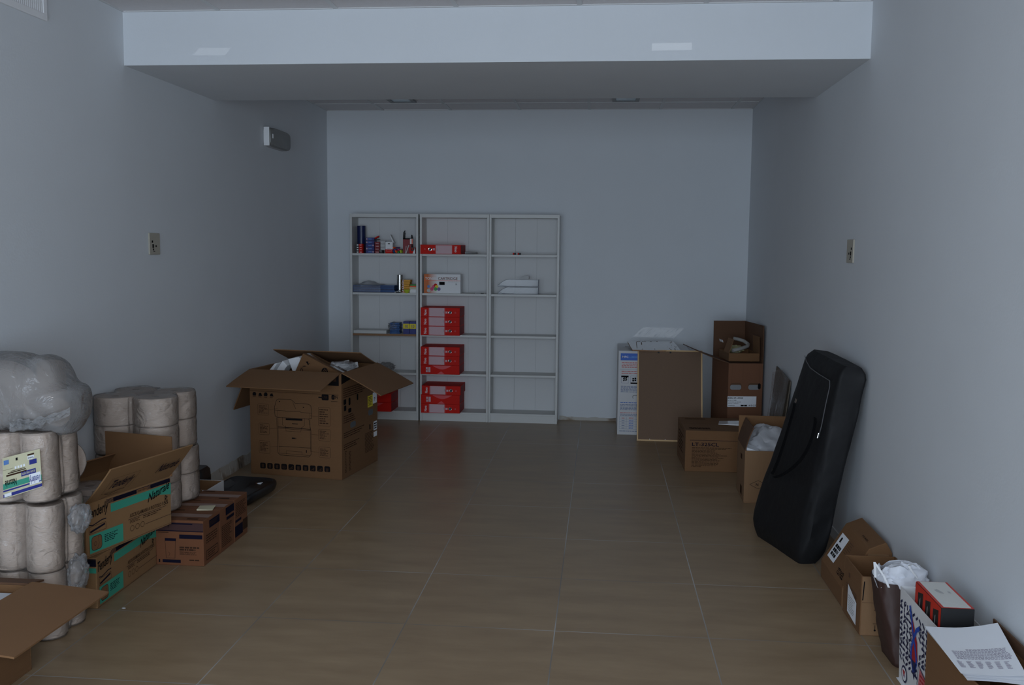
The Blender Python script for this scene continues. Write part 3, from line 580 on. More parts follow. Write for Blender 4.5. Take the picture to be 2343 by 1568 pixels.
# right bookcase
def batt(b):
    p = at(1169, 581.5, Y=Yg)
    for i in range(2):
        x = p.x+.004+.042*i; b.cyl((x, Yg, z1+.008), (x+.012, Yg, z1+.008), .0078, M['lgrey'], 14); b.cyl((x+.012, Yg, z1+.008), (x+.024, Yg, z1+.008), .008, M['red'], 14); b.cyl((x+.024, Yg, z1+.008), (x+.04, Yg, z1+.008), .0078, M['black'], 14)
one('battery_pack', batt, 'short row of red and grey batteries on the top shelf of the empty bookcase', 'batteries', smooth=True)
def tray(z, lab):
    Yt = SY+.012; x0 = at(1138.5, 668, Y=Yt).x; x1 = at(1231, 668, Y=Yt).x; w = x1-x0; d = .215; h = .062
    t = empty('letter_tray', lab, 'letter tray', (x0, Yt, z), group='clear letter trays stacked on the second shelf'); m = film('acrylic', tint=(.8, .84, .9), clear=.88, haze=.5, rough=.05, bump=0, gloss=.25); ed = mat('acrylic_edge', (.16, .17, .2), .2)
    mb = MB(); mb.box((0, 0, 0), (w, d, .003), m)
    for y in (0, d-.003):
        sp = [(0, .006), (.03, .035), (.065, .055), (.09, h), (w, h), (w, 0), (.0, 0)]; mb.prism([(a, y, b_) for a, b_ in sp], (0, .003, 0), m)
    mb.box((w-.003, .003, .003), (w, d-.003, h), m); mb.build('tray_body', t)
    mb = MB(); mb.tube([(0, -.001, .006), (.03, -.001, .035), (.065, -.001, .055), (.09, -.001, h)], .0016, ed, 6); mb.tube([(.09, -.001, h), (w*.3, -.001, h-.004), (w, -.001, h-.002)], .0011, ed, 6); mb.tube([(0, -.001, .003), (w, -.001, .003)], .0018, ed, 6); mb.tube([(0, -.001, .02), (.04, -.001, .008), (.08, -.001, .003)], .0012, ed, 6)
    mb.tube([(w, -.002, 0), (w+.004, -.004, h)], .003, ed, 6); mb.build('rim', t, smooth=True)
    mb = MB(); mb.box((.06, .01, .004), (w-.03, d-.01, .03), M['paper']); mb.build('paper_stack', t) if False else None
    return t
tray(z2, 'clear acrylic letter tray, lower of the two on the second shelf'); tray(z2+.0655, 'clear acrylic letter tray, upper of the two on the second shelf')
def calc(b):
    p = at(1186, 636, Y=SY+.06); z = z2+.131; b.prism([(p.x, p.y, z), (p.x+.09, p.y, z), (p.x+.09, p.y, z+.028), (p.x+.06, p.y, z+.025)], (0, .07, 0), M['lgrey'])
one('wedge_block', calc, 'small wedge-shaped grey item on top of the clear letter trays', 'block')
# ================================================================ CARTONS AND THINGS ON THE FLOOR
def frame_of(A, B):   # placement with +x running A->B
    A = Vector(A); B = Vector(B); return (A.x, A.y, 0), math.atan2(B.y-A.y, B.x-A.x), (B-A).length
# ---- big printer carton
def big_carton():
    loc, rz, w = frame_of((-2.295, 5.98, 0), (-1.649, 5.878, 0)); d, h = .60, .695
    t = empty('printer_carton', 'big open brown printer carton with outline drawing on its front', 'carton', loc, rz)
    carton_open(t, w, d, h, M['card'], M['card_in'])
    for s, L, a, sh in (('front', .30, -12, 0), ('right', .30, -24, 0), ('back', .30, 162, 0), ('left', .30, -64, 0)): flap(t, s, w, d, h, L, a, M['card_in'], shift=sh, bend=-4)
    i = M['ink']; s = M['ink_soft']
    mb = MB(); F = face(mb, 'front', w, d, h)
    F.rect(.0, .87, .985, 1, M['ink']) if False else None
    F.rect(.60, .885, .975, .995, i); F.k = 1.4; F.text('BRUTX', .68, .92, w=.2, h=.045, mt=s) if False else F.fine(.72, .92, .95, .97, 1, s, fill=.8, rag=0); F.k = 1
    F.fine(.03, .838, .52, .878, 2, s, seed=2); F.line((.0, .80), (.97, .80), .0022, s)
    for k in range(4):
        x = .035+.063*k; F.poly([(x, .755), (x+.035, .755), (x+.04, .775), (x+.03, .79), (x+.01, .79), (x-.002, .775)], i) if k % 2 == 0 else F.poly([(x, .755), (x+.042, .755), (x+.03, .785), (x+.008, .78)], i); F.rect(x, .742, x+.035, .747, s)
    F.rrect(.79, .745, .865, .80, .008, fill=i); F.rect(.755, .765, .79, .775, i); F.k = 1.4; F.text('USB', .80, .762, w=.05, h=.022, mt=s); F.k = 1; F.rrect(.895, .755, .93, .80, .008, fill=i); F.text('Fi', .935, .762, h=.03, mt=i)
    F.rect(.89, .735, .96, .741, s); F.k = 1.4; F.text('Wi', .90, .765, h=.022, mt=s); F.k = 1
    # printer outline
    P = lambda x, y: ((x-345)/(1300-345), 1-(y-355-(x-345)*.055)/1065)
    def q(pts): return [P(*p) for p in pts]
    ln = .0026
    F.path(q([(610, 800), (608, 735), (630, 665), (650, 655), (780, 660), (805, 680), (825, 700), (960, 708), (985, 722), (998, 775), (995, 850), (960, 858), (640, 842), (612, 825)]), ln, i, True)
    F.path(q([(612, 768), (720, 775), (725, 782), (870, 780), (885, 792), (998, 800)]), ln*.8, i); F.path(q([(800, 690), (830, 755)]), ln*.8, i)
    F.path(q([(630, 842), (636, 1200), (660, 1225), (960, 1243), (985, 1215), (985, 980), (965, 858)]), ln, i); F.path(q([(640, 775), (650, 1200)]), ln*.5, i); F.path(q([(975, 800), (980, 1190)]), ln*.5, i)
    F.poly(q([(724, 850), (898, 858), (898, 876), (724, 868)]), i); F.path(q([(690, 840), (690, 920), (720, 940), (890, 950), (920, 920), (920, 850)]), ln*.6, i)
    F.path(q([(640, 938), (985, 962)]), ln*1.2, i); F.path(q([(640, 950), (985, 975)]), ln*.8, i); F.path(q([(720, 925), (725, 980), (880, 990), (888, 940)]), ln*.6, i)
    F.path(q([(645, 1135), (985, 1152)]), ln*.9, i); F.path(q([(725, 1215), (725, 1182), (890, 1192), (890, 1220)]), ln*.6, i); F.path(q([(650, 1205), (975, 1228)]), ln*.6, i)
    F.poly(q([(932, 1172), (940, 1172), (940, 1200), (932, 1200)]), i); F.fine(P(785, 1055)[0], P(785, 1060)[1], P(830, 1055)[0], P(785, 1045)[1], 1, i, fill=.8, rag=0); F.path(q([(790, 905), (850, 908)]), .004, i); F.poly(q([(655, 675), (667, 675), (667, 685), (655, 685)]), i); F.poly(q([(905, 735), (917, 735), (917, 745), (905, 745)]), i)
    for (x0, y0, x1, y1, sd) in ((430, 708, 545, 815, 1), (438, 905, 550, 1015, 2), (438, 1085, 552, 1205, 3), (1064, 745, 1185, 925, 4), (1064, 965, 1185, 1075, 5), (1066, 1145, 1186, 1245, 6)):
        a = P(x0, y1); b = P(x1, y0); F.rrect(a[0], a[1], b[0], b[1], .008, mt=s, w=.0016); F.k = 1.2; F.fine(a[0]+.012, a[1]+.015, b[0]-.012, b[1]-.012, 7, s, seed=sd, rag=.5); F.k = 1
        F.line(P(x1 if x0 < 800 else x0, (y0+y1)/2), P(640 if x0 < 800 else 980, (y0+y1)/2-10), .0014, s)
    for k in range(10):
        x = .105+.0785*k; F.rrect(x, .058+.001*k, x+.062, .113+.001*k, .009, fill=i); F.k = 1.4
        if k in (0, 1, 2, 5, 6, 9): F.rect(x+.018, .068, x+.044, .102, s)
        elif k == 3: F.fine(x+.01, .07, x+.052, .10, 3, s, rag=0, fill=.6)
        else: F.line((x+.012, .07), (x+.05, .10), .006, s); F.circ(x+.04, .08, .006, s)
        F.k = 1
    mb.build('front_printing', t)
    mb = MB(); F = face(mb, 'right', w, d, h)
    F.poly([(.0, .995), (.35, .995), (.30, .93), (.0, .90)], i); F.poly([(.35, .995), (.98, .995), (.98, .93), (.30, .93)], i)
    for b0, b1, n_, a1, sd in ((.76, .86, 5, .8, 1), (.52, .60, 4, .4, 2), (.38, .44, 3, .65, 3), (.27, .33, 3, .5, 4)): F.fine(.05, b0, a1, b1, n_, s, seed=sd)
    for a0, b0, a1, b1 in ((.05, .70, .12, .75), (.18, .68, .23, .75), (.06, .64, .12, .69), (.17, .61, .25, .65), (.40, .70, .44, .76)): F.rrect(a0, b0, a1, b1, .008, fill=i)
    F.fine(.08, .05, .12, .26, 14, s); F.fine(.18, .05, .24, .24, 14, s, seed=3); F.fine(.62, .14, .9, .34, 14, s, seed=8); F.rect(.75, .36, .78, .41, i)
    mb.build('side_printing', t)
    mb = MB(); F = face(mb, 'right', w, d, h)
    for a0, b0, a1, b1 in ((.22, .455, .37, .51), (.72, .50, .86, .56)): F.rrect(a0, b0, a1, b1, .018, fill=mat('hole_dark', (.10, .11, .12), .8))
    mb.build('hand_hole', t)
    mb = MB(); F = face(mb, 'right', w, d, h, .002); F.rect(.70, .585, .85, .70, M['yellow']); F.rect(.85, .605, .97, .715, M['paper']); F.k = 1.5; F.fine(.72, .60, .83, .69, 6, M['ink_soft']); F.fine(.88, .63, .93, .67, 3, M['ink']); mb.build('yellow_sticker', t)
    mb = MB(); F = face(mb, 'right', w, d, h, .002); F.rect(.87, .33, .97, .42, M['paper']); F.rect(.87, .265, .97, .315, M['paper']); F.k = 1.5; F.fine(.88, .34, .96, .41, 3, M['ink'], fill=.6, rag=.1); mb.build('barcode_sticker', t)
    return t
big_carton()
def hp_box():
    # small carton lying tilted in the open mouth of the big one
    A = at(693, 809, Y=6.12); Bq = at(674.5, 848, Y=6.12); C = at(779.5, 855, Y=6.06)
    ux = (C-A).normalized(); n = Vector((.12, 1, -.04)); n = (n-ux*n.dot(ux)).normalized(); up = ux.cross(n)*-1; up = n.cross(ux)*-1
    up = Vector((-ux.z, 0, ux.x)); up = (up-n*up.dot(n)).normalized()
    Lx = (C-A).length+.02; H = .22; D_ = .12
    t = bpy.data.objects.new('tilted_carton', None); COL.objects.link(t); t.empty_display_size = .05
    t.matrix_world = Matrix.Translation(A-up*H) @ Matrix((ux, n, up)).transposed().to_4x4()
    tag(t, 'small tilted brown box with round logo sticking out of the big printer carton', 'box')
    mb = MB(); mb.box((0, 0, 0), (Lx, D_, H), M['card']); mb.build('box_body', t, bevel=.002)
    mb = MB(); F = face(mb, 'front', Lx, D_, H)
    F.circ(.60, .83, .0235, M['ink'], n=24); F.k = 1.5
    for k in range(3): F.line((.56+.03*k, .75), (.585+.03*k, .91), .003, M['card'])
    F.k = 1; F.poly([(.13, .82), (.18, .86), (.2, .80), (.23, .84), (.21, .75)], M['ink'])
    for k in (0, 1): F.line((.10+.022*k, .64), (.16+.022*k, .70), .003, M['ink'])
    F.circ(.12, .52, .009, M['ink'], w=.004); F.line((.08, .56), (.13, .61), .003, M['ink']); mb.build('printing', t)
    mb = MB(); F = face(mb, 'top', Lx, D_, H, .0015); F.rect(.02, .35, 1, .7, film('tape', tint=(.6, .5, .4), clear=.7, bump=.1)); mb.build('tape', t)
hp_box()
def foam(p0, p1, p2, p3, dep, lab):   # px quad at a depth, slab behind
    Y = 6.2; q = [at(*p, Y=Y) for p in (p0, p1, p2, p3)]
    def f(b): b.prism([v for v in q], (0.02, dep, .005), M['white'])
    one('foam_block', f, lab, 'foam', 'white foam pieces in the big carton', bevel=.003)
foam((628, 832), (634, 832), (622, 852), (612, 852), .05, 'thinnest white foam sliver at the left in the open printer carton')
foam((646, 826), (657, 837), (646, 854), (628, 854), .08, 'white foam wedge in the middle left of the open printer carton')
foam((659, 822), (683, 817), (688, 822), (672, 858), .10, 'tallest white foam piece behind the tilted box')
foam((758, 832), (788, 827), (789, 834), (770, 839), .05, 'flat white foam piece, rear one right of the tilted box')
foam((770, 836), (806, 832), (808, 845), (794, 850), .07, 'white foam block, front one right of the tilted box')
one('plastic_sheet', lambda b: crumple(b, (-1.73, 6.20, .705), (.085, .09, .035), M['film_clear'], 5, sub=3, amp=.5), 'clear plastic wrap lying beside the foam in the open printer carton', 'wrapping', smooth=False)
# ---- white multifunction-printer carton and things round it
def white_carton():
    x0, y0, w, d, h = .148, 7.662, .58, .60, .69
    t = empty('white_printer_carton', 'tall white printer carton with blue header against the back wall', 'carton', (x0, y0, 0))
    mb = MB(); wc = mat('white_card', (.62, .62, .63), .6); mb.box((0, 0, 0), (w, d, h), wc); mb.build('box_body', t, bevel=.003)
    bl = mat('print_blue', hexc(28, 92, 190), .5); rd = mat('print_red', hexc(200, 90, 84), .6); bs = mat('print_bluegrey', hexc(96, 112, 150), .6)
    mb = MB(); F = face(mb, 'front', w, d, h); k = 265*.58/1
    U = lambda x: (x-145)/600*1.04; V = lambda y: 1-(y-405)/750
    F.rect(U(162), V(490), .96, V(428), bl); F.k = 1.5; F.text('MFC', U(175), V(468), w=.085, h=.024, mt=M['white']); F.text('-L8850CDW', U(226), V(468), w=.24, h=.022, mt=mat('print_lblue', hexc(90, 150, 215), .5)); F.k = 1
    F.fine(U(172), V(556), .7, V(505), 4, rd, seed=1); F.line((U(155), V(570)), (.96, V(570)), .0012, bs); F.fine(U(172), V(594), .6, V(580), 1, rd, seed=2, rag=0); F.fine(U(172), V(612), .6, V(598), 1, rd, seed=3)
    for j, x in enumerate((170, 245)):
        F.frame(U(x), V(692), U(x+58), V(628), .0016, bs); F.rect(U(x), V(640) if j == 0 else V(698), U(x+58), V(626) if j == 0 else V(685), M['ink'])
        for a in (0, 1):
            for b_ in (0, 1):
                sl = 5 if j == 0 else 0; xa = x+14+a*17; ya = 645+b_*17-(a*3); F.poly([(U(xa), V(ya+14)), (U(xa+14), V(ya+14-sl)), (U(xa+14+sl*.5), V(ya-sl)), (U(xa+sl*.5), V(ya))], M['ink'])
    F.fine(U(168), V(775), .6, V(715), 6, bs, seed=5); F.rrect(U(262), V(830), U(345), V(797), .012, fill=M['grey']); F.k = 1.2; F.rrect(U(268), V(830), U(345), V(803), .01, fill=wc); F.k = 1
    F.fine(U(166), V(872), .7, V(860), 1, bl, seed=6, rag=0); F.fine(U(166), V(935), .7, V(878), 5, bs, seed=7); F.fine(U(166), V(962), .7, V(952), 1, rd, rag=0); F.fine(U(166), V(986), .7, V(966), 3, bs)
    for r in range(6): F.line((U(162), V(992+22*r)), (.95, V(992+22*r)), .0012, bs)
    for x in (162, 218, 320): F.line((U(x), V(992)), (U(x), V(1102)), .0012, bs)
    for r in range(5): F.fine(U(180), V(1010+22*r), U(205), V(1000+22*r), 1, rd if r == 0 else bs); F.fine(U(238), V(1012+22*r), U(275), V(998+22*r), 2, rd if r == 0 else bl, rag=.1)
    F.fine(U(162), V(1126), .9, V(1116), 1, bs); mb.build('front_printing', t)
    mb = MB(); F = face(mb, 'top', w, d, h); F.rect(.62, .30, .86, .48, M['ink']); F.fine(.1, .45, .3, .6, 1, M['grey']); mb.build('top_hole', t)
white_carton()
def laminate():
    z = .705; a = at(1447, 800.5, Z=z); b = at(1559, 803.5, Z=z-.01); c = at(1541, 781.5, Z=z+.035); d = at(1436, 781.5, Z=z+.035)
    t = empty('laminate_board', 'white glossy laminated board offcut with brown streaks on the white carton', 'board', tuple(a))
    q = [p-a for p in (a, b, c, d)]; mb = MB(); mb.hexa([p-Vector((0, 0, .010)) for p in q], q, M['white_gloss']); mb.m(M['chipboard'])
    o = mb.build('board', t); 
    for i in (0, 2, 3, 4, 5): o.data.polygons[i].material_index = 1
    mb = MB(); u = (q[1]-q[0]); v = (q[3]-q[0]); F = Print(mb, q[0], u, v, u.length, v.length, .0006); st = mat('glue_streak', hexc(112, 92, 76), .8); r = random.Random(3)
    def P2(s, w_): return q[0]*(1-s)*(1-w_)+q[1]*s*(1-w_)+q[2]*s*w_+q[3]*(1-s)*w_+Vector((0, 0, .0008))
    for s, w0, w1, ww in ((.10, .1, .95, .013), (.20, .05, .9, .02), (.37, .3, .7, .008), (.46, .05, .65, .012)):
        e = .01; mb.add([P2(s, w0), P2(s+ww, w0), P2(s+.09*(w1-w0)+ww, w1), P2(s+.09*(w1-w0), w1)], [(0, 1, 2, 3)], st)
    for k in range(26):
        s = .72+r.random()*.24; w_ = r.random()*.9; ss = .006+.016*r.random(); hh = .03+.08*r.random(); mb.add([P2(s, w_), P2(min(1, s+ss), w_), P2(min(1, s+ss*1.3), min(1, w_+hh)), P2(s+.004, min(1, w_+hh*.8))], [(0, 1, 2, 3)], st)
    for k in range(6): s = .05+.6*r.random(); mb.add([P2(s, .93), P2(s+.04, .93), P2(s+.03, 1), P2(s+.01, 1)], [(0, 1, 2, 3)], st)
    mb.build('streak', t)
laminate()
def framed():
    w, H = .515, .735; y0, y1 = 7.44, 7.655; ang = math.asin((y1-y0)/H)
    t = empty('framed_board', 'brown hardboard back of a thin pine picture frame leaning on the white carton', 'frame', (.300, y0, 0), rot=(-ang+0, 0, 0))
    mb = MB(); f = .011; D_ = .016
    for q in (((0, 0, 0), (w, D_, f)), ((0, 0, H-f), (w, D_, H)), ((0, 0, f), (f, D_, H-f)), ((w-f, 0, f), (w, D_, H-f))): mb.box(*q, M['wood'])
    mb.build('wooden_frame', t, bevel=.001); mb = MB(); mb.box((f, .003, f), (w-f, .008, H-f), M['hardboard']); mb.build('back_board', t)
    for x in (.16, .255): mb = MB(); mb.box((x, -.001, H-f-.016), (x+.014, .003, H-f-.002), M['black']); mb.build('hanging_clip', t)
    for x in (.1, .22): mb = MB(); mb.box((x, 0, f), (x+.004, .003, f+.006), M['steel']); mb.build('staple', t)
framed()
def tall_carton():
    A = Vector((.966, 7.2, 0)); rz = math.atan2(.5, -.066)-math.pi/2; w, d, h = .262, .50, .658
    t = empty('tall_carton', 'tall open reddish brown carton with hand holes and white model label', 'carton', tuple(A), rz)
    carton_open(t, w, d, h, M['card_red'], M['card_dark'])
    flap(t, 'back', w, d, h, .285, 90, M['card_dark'], bend=-3); flap(t, 'right', w, d, h, .285, 88, M['card_dark'], bend=4); flap(t, 'left', w, d, h, .26, 16, M['card_dark'], bend=8)
    flap(t, 'front', w, d, h, .13, 178, M['card_dark'])
    mb = MB(); F = face(mb, 'front', w, d, h)
    V = lambda z: z/h
    for a0 in (.05, .58): F.rrect(a0, V(.458), a0+.34, V(.508), .018, fill=M['card_dark']); F.k = 1.3; F.rrect(a0+.005, V(.458), a0+.33, V(.495), .015, fill=mat('hole_grey', (.26, .265, .27), .8)); F.k = 1
    F.k = 1.6; F.rrect(.86, V(.462), .945, V(.507), .012, fill=M['ink']); F.k = 1
    for x in (.1, .42, .9): F.line((x, V(.5) if x != .42 else V(.52)), (x, .99), .0012, M['card_dark'])
    mb.build('hand_hole', t)
    mb = MB(); F = face(mb, 'front', w, d, h, .002); F.rect(-.01, V(.327), .83, V(.407), M['paper']); F.k = 1.5; F.text('MODEL: RPF-1.0FSNGE', .0, V(.388), w=.44, h=.02, mt=M['ink']); F.text('REF. No.  G1-9SRR', .0, V(.373), w=.25, h=.011, mt=M['ink']); F.fine(.0, V(.35), .4, V(.368), 2, M['grey']); F.text('TE450351', .0, V(.333), w=.2, h=.014, mt=M['ink'])
    F.fine(.38, V(.331), .57, V(.343), 1, M['ink'], fill=1, rag=0); 
    for k, c in enumerate('*oCE'): F.text(c, .61+.06*k, V(.332), h=.018, mt=M['ink'])
    mb.build('model_label', t)
tall_carton()
def tray_box():
    z = .668; rz = .125; w, d, h = .235, .30, .062
    A = at(1664.5, 829, Z=z-.004); t = empty('tray_carton', 'shallow open brown box with raised end flaps on top of the tall carton', 'carton', (A.x+.012, A.y+.02, z), rz)
    carton_open(t, w, d, h, M['card'], M['card_in'], .004); flap(t, 'left', w, d*.55, h, .11, 108, M['card_in'], t=.003); flap(t, 'right', w, d*.6, h, .125, 92, M['card'], t=.003)
    mb = MB(); mb.hexa([(-.048, .0, h+.082), (-.048, .10, h+.082), (-.046, .10, h+.082), (-.046, 0, h+.082)], [(-.053, 0, h+.1), (-.053, .10, h+.1), (-.051, .10, h+.1), (-.051, 0, h+.1)], M['paper']); mb.build('tape', t)
    Mx = Matrix.Translation((A.x+.012, A.y+.02, z)) @ Matrix.Rotation(rz, 4, 'Z')
    gp = mat('pipe_foam', (.33, .32, .30), .6, bump=.4, bump_scale=120)
    def hose(b):
        pts = [(.03, .01, h+.02), (.07, .02, h+.026), (.12, .05, h+.036), (.165, .09, h+.045), (.185, .14, h+.055), (.165, .19, h+.075), (.12, .22, h+.088), (.09, .225, h+.092)]
        ps = []
        for i in range(len(pts)-1):
            for k in range(4): s = k/4; ps.append(Mx @ (Vector(pts[i])*(1-s)+Vector(pts[i+1])*s))
        b.tube(ps+[Mx @ Vector(pts[-1])], .0135, gp, 14)
    hs = one('bent_hose', hose, 'grey foam-covered hose bent like a hook in the shallow box', 'hose', smooth=True)
    one('hose_sleeve', lambda b: crumple(b, Mx @ Vector((.09, .15, h+.016)), (.065, .07, .032), film('yellow_film', tint=(.75, .72, .35), clear=.6, haze=.6), 12, sub=3, amp=.5), 'yellowish plastic bag beside the bent hose in the shallow box', 'plastic bag')
tray_box()
def lt_carton():
    x0, y0, w, d, h = .588, 6.43, .43, .52, .283
    t = empty('tray_unit_carton', 'closed brown carton printed LT-325CL on its front', 'carton', (x0, y0, 0), .02)
    mb = MB(); mb.box((0, 0, 0), (w, d, h), M['card']); mb.build('box_body', t, bevel=.003); ib = M['ink_blue']
    mb = MB(); F = face(mb, 'front', w, d, h); F.line((.07, .765), (1, .765), .0025, ib); F.text('LT-325CL', .105, .625, w=.42, h=.085, mt=ib)
    lens = (.62, .53, .37, .36, .4, .45, .55, .42, .5, .4, .45, .42, .42, .41, .39, .15); sf = M['ink_soft']
    for k, l in enumerate(lens): F.fine(.105, .575-.031*k, .105+l, .595-.031*k, 1, sf, fill=.62, rag=0, seed=k)
    mb.build('front_printing', t)
    mb = MB(); F = face(mb, 'left', w, d, h); F.frame(.12, .15, .85, .9, .002, M['ink_soft']); F.fine(.2, .3, .8, .8, 6, M['ink_soft']); mb.build('side_printing', t)
    mb = MB(); F = face(mb, 'top', w, d, h); F.fine(.08, .1, .42, .22, 2, M['ink_soft'], fill=.8); F.fine(.1, .82, .45, .9, 2, M['ink_soft']); F.line((0, .5), (1, .5), .003, M['card_dark']); mb.build('top_printing', t)
    one('paper_sleeve', lambda b: b.hexa([(x0+.25, y0+.26, h), (x0+.42, y0+.22, h), (x0+.42, y0+.36, h), (x0+.27, y0+.38, h)], [(x0+.25, y0+.26, h+.003), (x0+.42, y0+.22, h+.012), (x0+.42, y0+.36, h+.012), (x0+.27, y0+.38, h+.003)], M['white_gloss']), 'white glossy paper sleeve lying on the LT-325CL carton', 'paper')
lt_carton()
def waste_carton():
    x0, y0, w, d, h = .869, 5.649, .33, .36, .318
    t = empty('open_carton', 'tall open brown carton holding a white plastic bag behind the black bag', 'carton', (x0, y0, 0), -.02)
    carton_open(t, w, d, h, M['card_light'], M['card_in']); flap(t, 'back', w, d, h, .15, 86, M['card_in']); flap(t, 'left', w, d, h, .15, 98, M['card_dark'], bend=14, shift=.02, label='flap with torn tape')
    flap(t, 'right', w, d, h, .15, 80, M['card_in'])
    mb = MB(); F = face(mb, 'front', w, d, h); F.path([(.10, .36), (.25, .44), (.40, .36), (.25, .28)], .002, M['ink'], True); F.text('N', .21, .335, h=.05, mt=M['ink']); mb.build('printing', t)
    mb = MB(); F = face(mb, 'left', w, d, h); F.rect(.55, .08, .75, .25, M['ink_soft']); F.rect(.5, .75, .68, .85, M['ink_soft']); mb.build('side_printing', t)
    o = one('plastic_bag', lambda b: crumple(b, (x0+.17, y0+.19, h+.0), (.145, .13, .13), mat('bag_white', (.46, .46, .48), .35, bump=.3, bump_scale=25), 21, sub=4, amp=.42, fr=1.6), 'crumpled whitish plastic bag stuffed in the open carton behind the black bag', 'plastic bag', smooth=True)
    one('paper_scrap', lambda b: b.hexa([(x0+.012, y0+.02, h-.05), (x0+.09, y0+.03, h-.05), (x0+.09, y0+.10, h-.05), (x0+.012, y0+.10, h-.05)], [(x0+.012, y0+.02, h+.015), (x0+.09, y0+.03, h-.01), (x0+.09, y0+.10, h+.0), (x0+.012, y0+.10, h+.03)], M['paper']), 'small white paper scrap at the near corner of the open carton', 'paper')
waste_carton()
def wall_panel():
    t = empty('leaning_panel', 'thin brown panel in clear wrap leaning on the right wall beyond the black bag', 'panel', (1.225, 6.45, 0)); 
    mb = MB(); a, b = -.22, .28; P = [(-.06, a, 0), (-.06, b, 0), (.012, b, .70), (.012, a, .66)]
    mb.slab(P, (-1, 0, .1), .006, mat('panel_brown', hexc(104, 94, 80), .6)); mb.build('sheet', t)
    mb = MB(); r = random.Random(2)
    mb.grid(lambda u, v: (-.085+.07*v-.012*math.sin(u*14+v*5)*.6, a-.02+(b-a+.04)*u, .02+.66*v+.03*math.sin(u*4)), 14, 12, M['film_clear']); mb.build('film', t, smooth=True)
wall_panel()
# ---- long black carrying bag
def black_bag():
    FB, NB, NT, FT = Vector((.79, 5.08, 0)), Vector((.955, 4.51, 0)), Vector((1.105, 4.475, .975)), Vector((1.058, 5.0, 1.005))
    back = {'b': Vector((.14, .03, .0)), 't': Vector((.137, -.025, -.015))}
    t = empty('carrying_bag', 'long black zipped carrying bag leaning against the right wall', 'bag', (.95, 4.8, 0))
    O = Vector((.95, 4.8, 0)); rings = []; NR, NN = 40, 56
    for j in range(NR+1):
        v = j/NR; A = FB.lerp(FT, v); B = NB.lerp(NT, v); th = back['b'].lerp(back['t'], v); C = (A+B)/2+th/2; U = (B-A)/2; V = th/2
        e = min(1, v/.13); e = 1-(1-e)**2; e2 = min(1, (1-v)/.05); e2 = 1-(1-e2)**2
        su = (.84+.16*e)*(.94+.06*e2); sv = (.62+.38*min(1, e*1.2))*(.62+.38*e2); sh = U*(-.06*(1-e))
        bulge = 1+.05*math.sin(math.pi*v); ring = []
        for k in range(NN):
            a = 2*math.pi*k/NN; c, s = math.cos(a), math.sin(a); ex = .28
            p = C+sh*-1+U*su*math.copysign(abs(c)**ex, c)*1.0+V*sv*math.copysign(abs(s)**(ex*1.15), s)*bulge
            nz = noise.noise(Vector((a*1.3, v*3.2, 1.7)))*.016+noise.noise(Vector((k*.25, v*9, 4)))*.006
            dirn = (p-C).normalized(); ring.append(p+dirn*nz-O)
        rings.append(ring)
    zmin = min(p.z for r in rings for p in r)
    for r in rings:
        for p in r:
            if p.z+0 < .0: p.z = 0
            if p.x+O.x > WR-.004: p.x = WR-.004-O.x
    mb = MB(); cl = mat('black_nylon', (.010, .010, .011), .62, bump=.9, bump_scale=7, spec=.25); mb.loft(rings, cl); mb.build('bag_body', t, smooth=True)
    def S(u, v, out=.0):    # point on the front face, u far->near, v up
        A = FB.lerp(FT, v); B = NB.lerp(NT, v); n = (NB-FB).cross(FT-FB).normalized(); n = n if n.x < 0 else -n
        return A.lerp(B, u)+n*(out+.012)-O
    mb = MB(); pts = [S(.12, .965), S(.2, .945), S(.35, .925), S(.6, .918), S(.9, .915), S(.93, .89), S(.93, .80), S(.94, .70), S(.93, .64)]
    ps = [];
    for i in range(len(pts)-1):
        for k in range(4): ps.append(pts[i].lerp(pts[i+1], k/4))
    mb.tube(ps+[pts[-1]], .0022, mat('zip_grey', (.10, .10, .105), .35), 6); mb.build('zip', t, smooth=True)
    mb = MB(); mb.tube([S(.93, .66, .004), S(.935, .635, .006)], .0018, M['steel'], 6); mb.build('zip_pull', t, smooth=True)
    def strap(p0, p1, sag, wdt):
        mb = MB(); rows = []
        for i in range(25):
            s = i/24; v = p0[1]+(p1[1]-p0[1])*s; u = p0[0]+(p1[0]-p0[0])*s+sag*math.sin(math.pi*s)**.8; c = S(u, v, .006+.02*math.sin(math.pi*s)); w_ = Vector((0, .5, .86))*wdt/2
            tng = (S(u+.01, v)-S(u, v)).normalized()*wdt/2; rows.append([c-tng, c+tng, c+tng+Vector((-.003, 0, 0)), c-tng+Vector((-.003, 0, 0))])
        mb.loft(rows, mat('webbing', (.005, .005, .006), .9, spec=.1)); mb.build('handle', t, smooth=True)
    strap((.27, .73), (.24, .35), .12, .028); strap((.80, .72), (.30, .34), .28, .03)
    for u, v in ((.27, .735), (.235, .355)):
        for dx in (-.012, .014): mb = MB(); mb.tube([S(u+dx, v, .006), S(u+dx+.01, v+.02, .008)], .0018, M['chrome'], 6); mb.build('rivet', t, smooth=True)
black_bag()
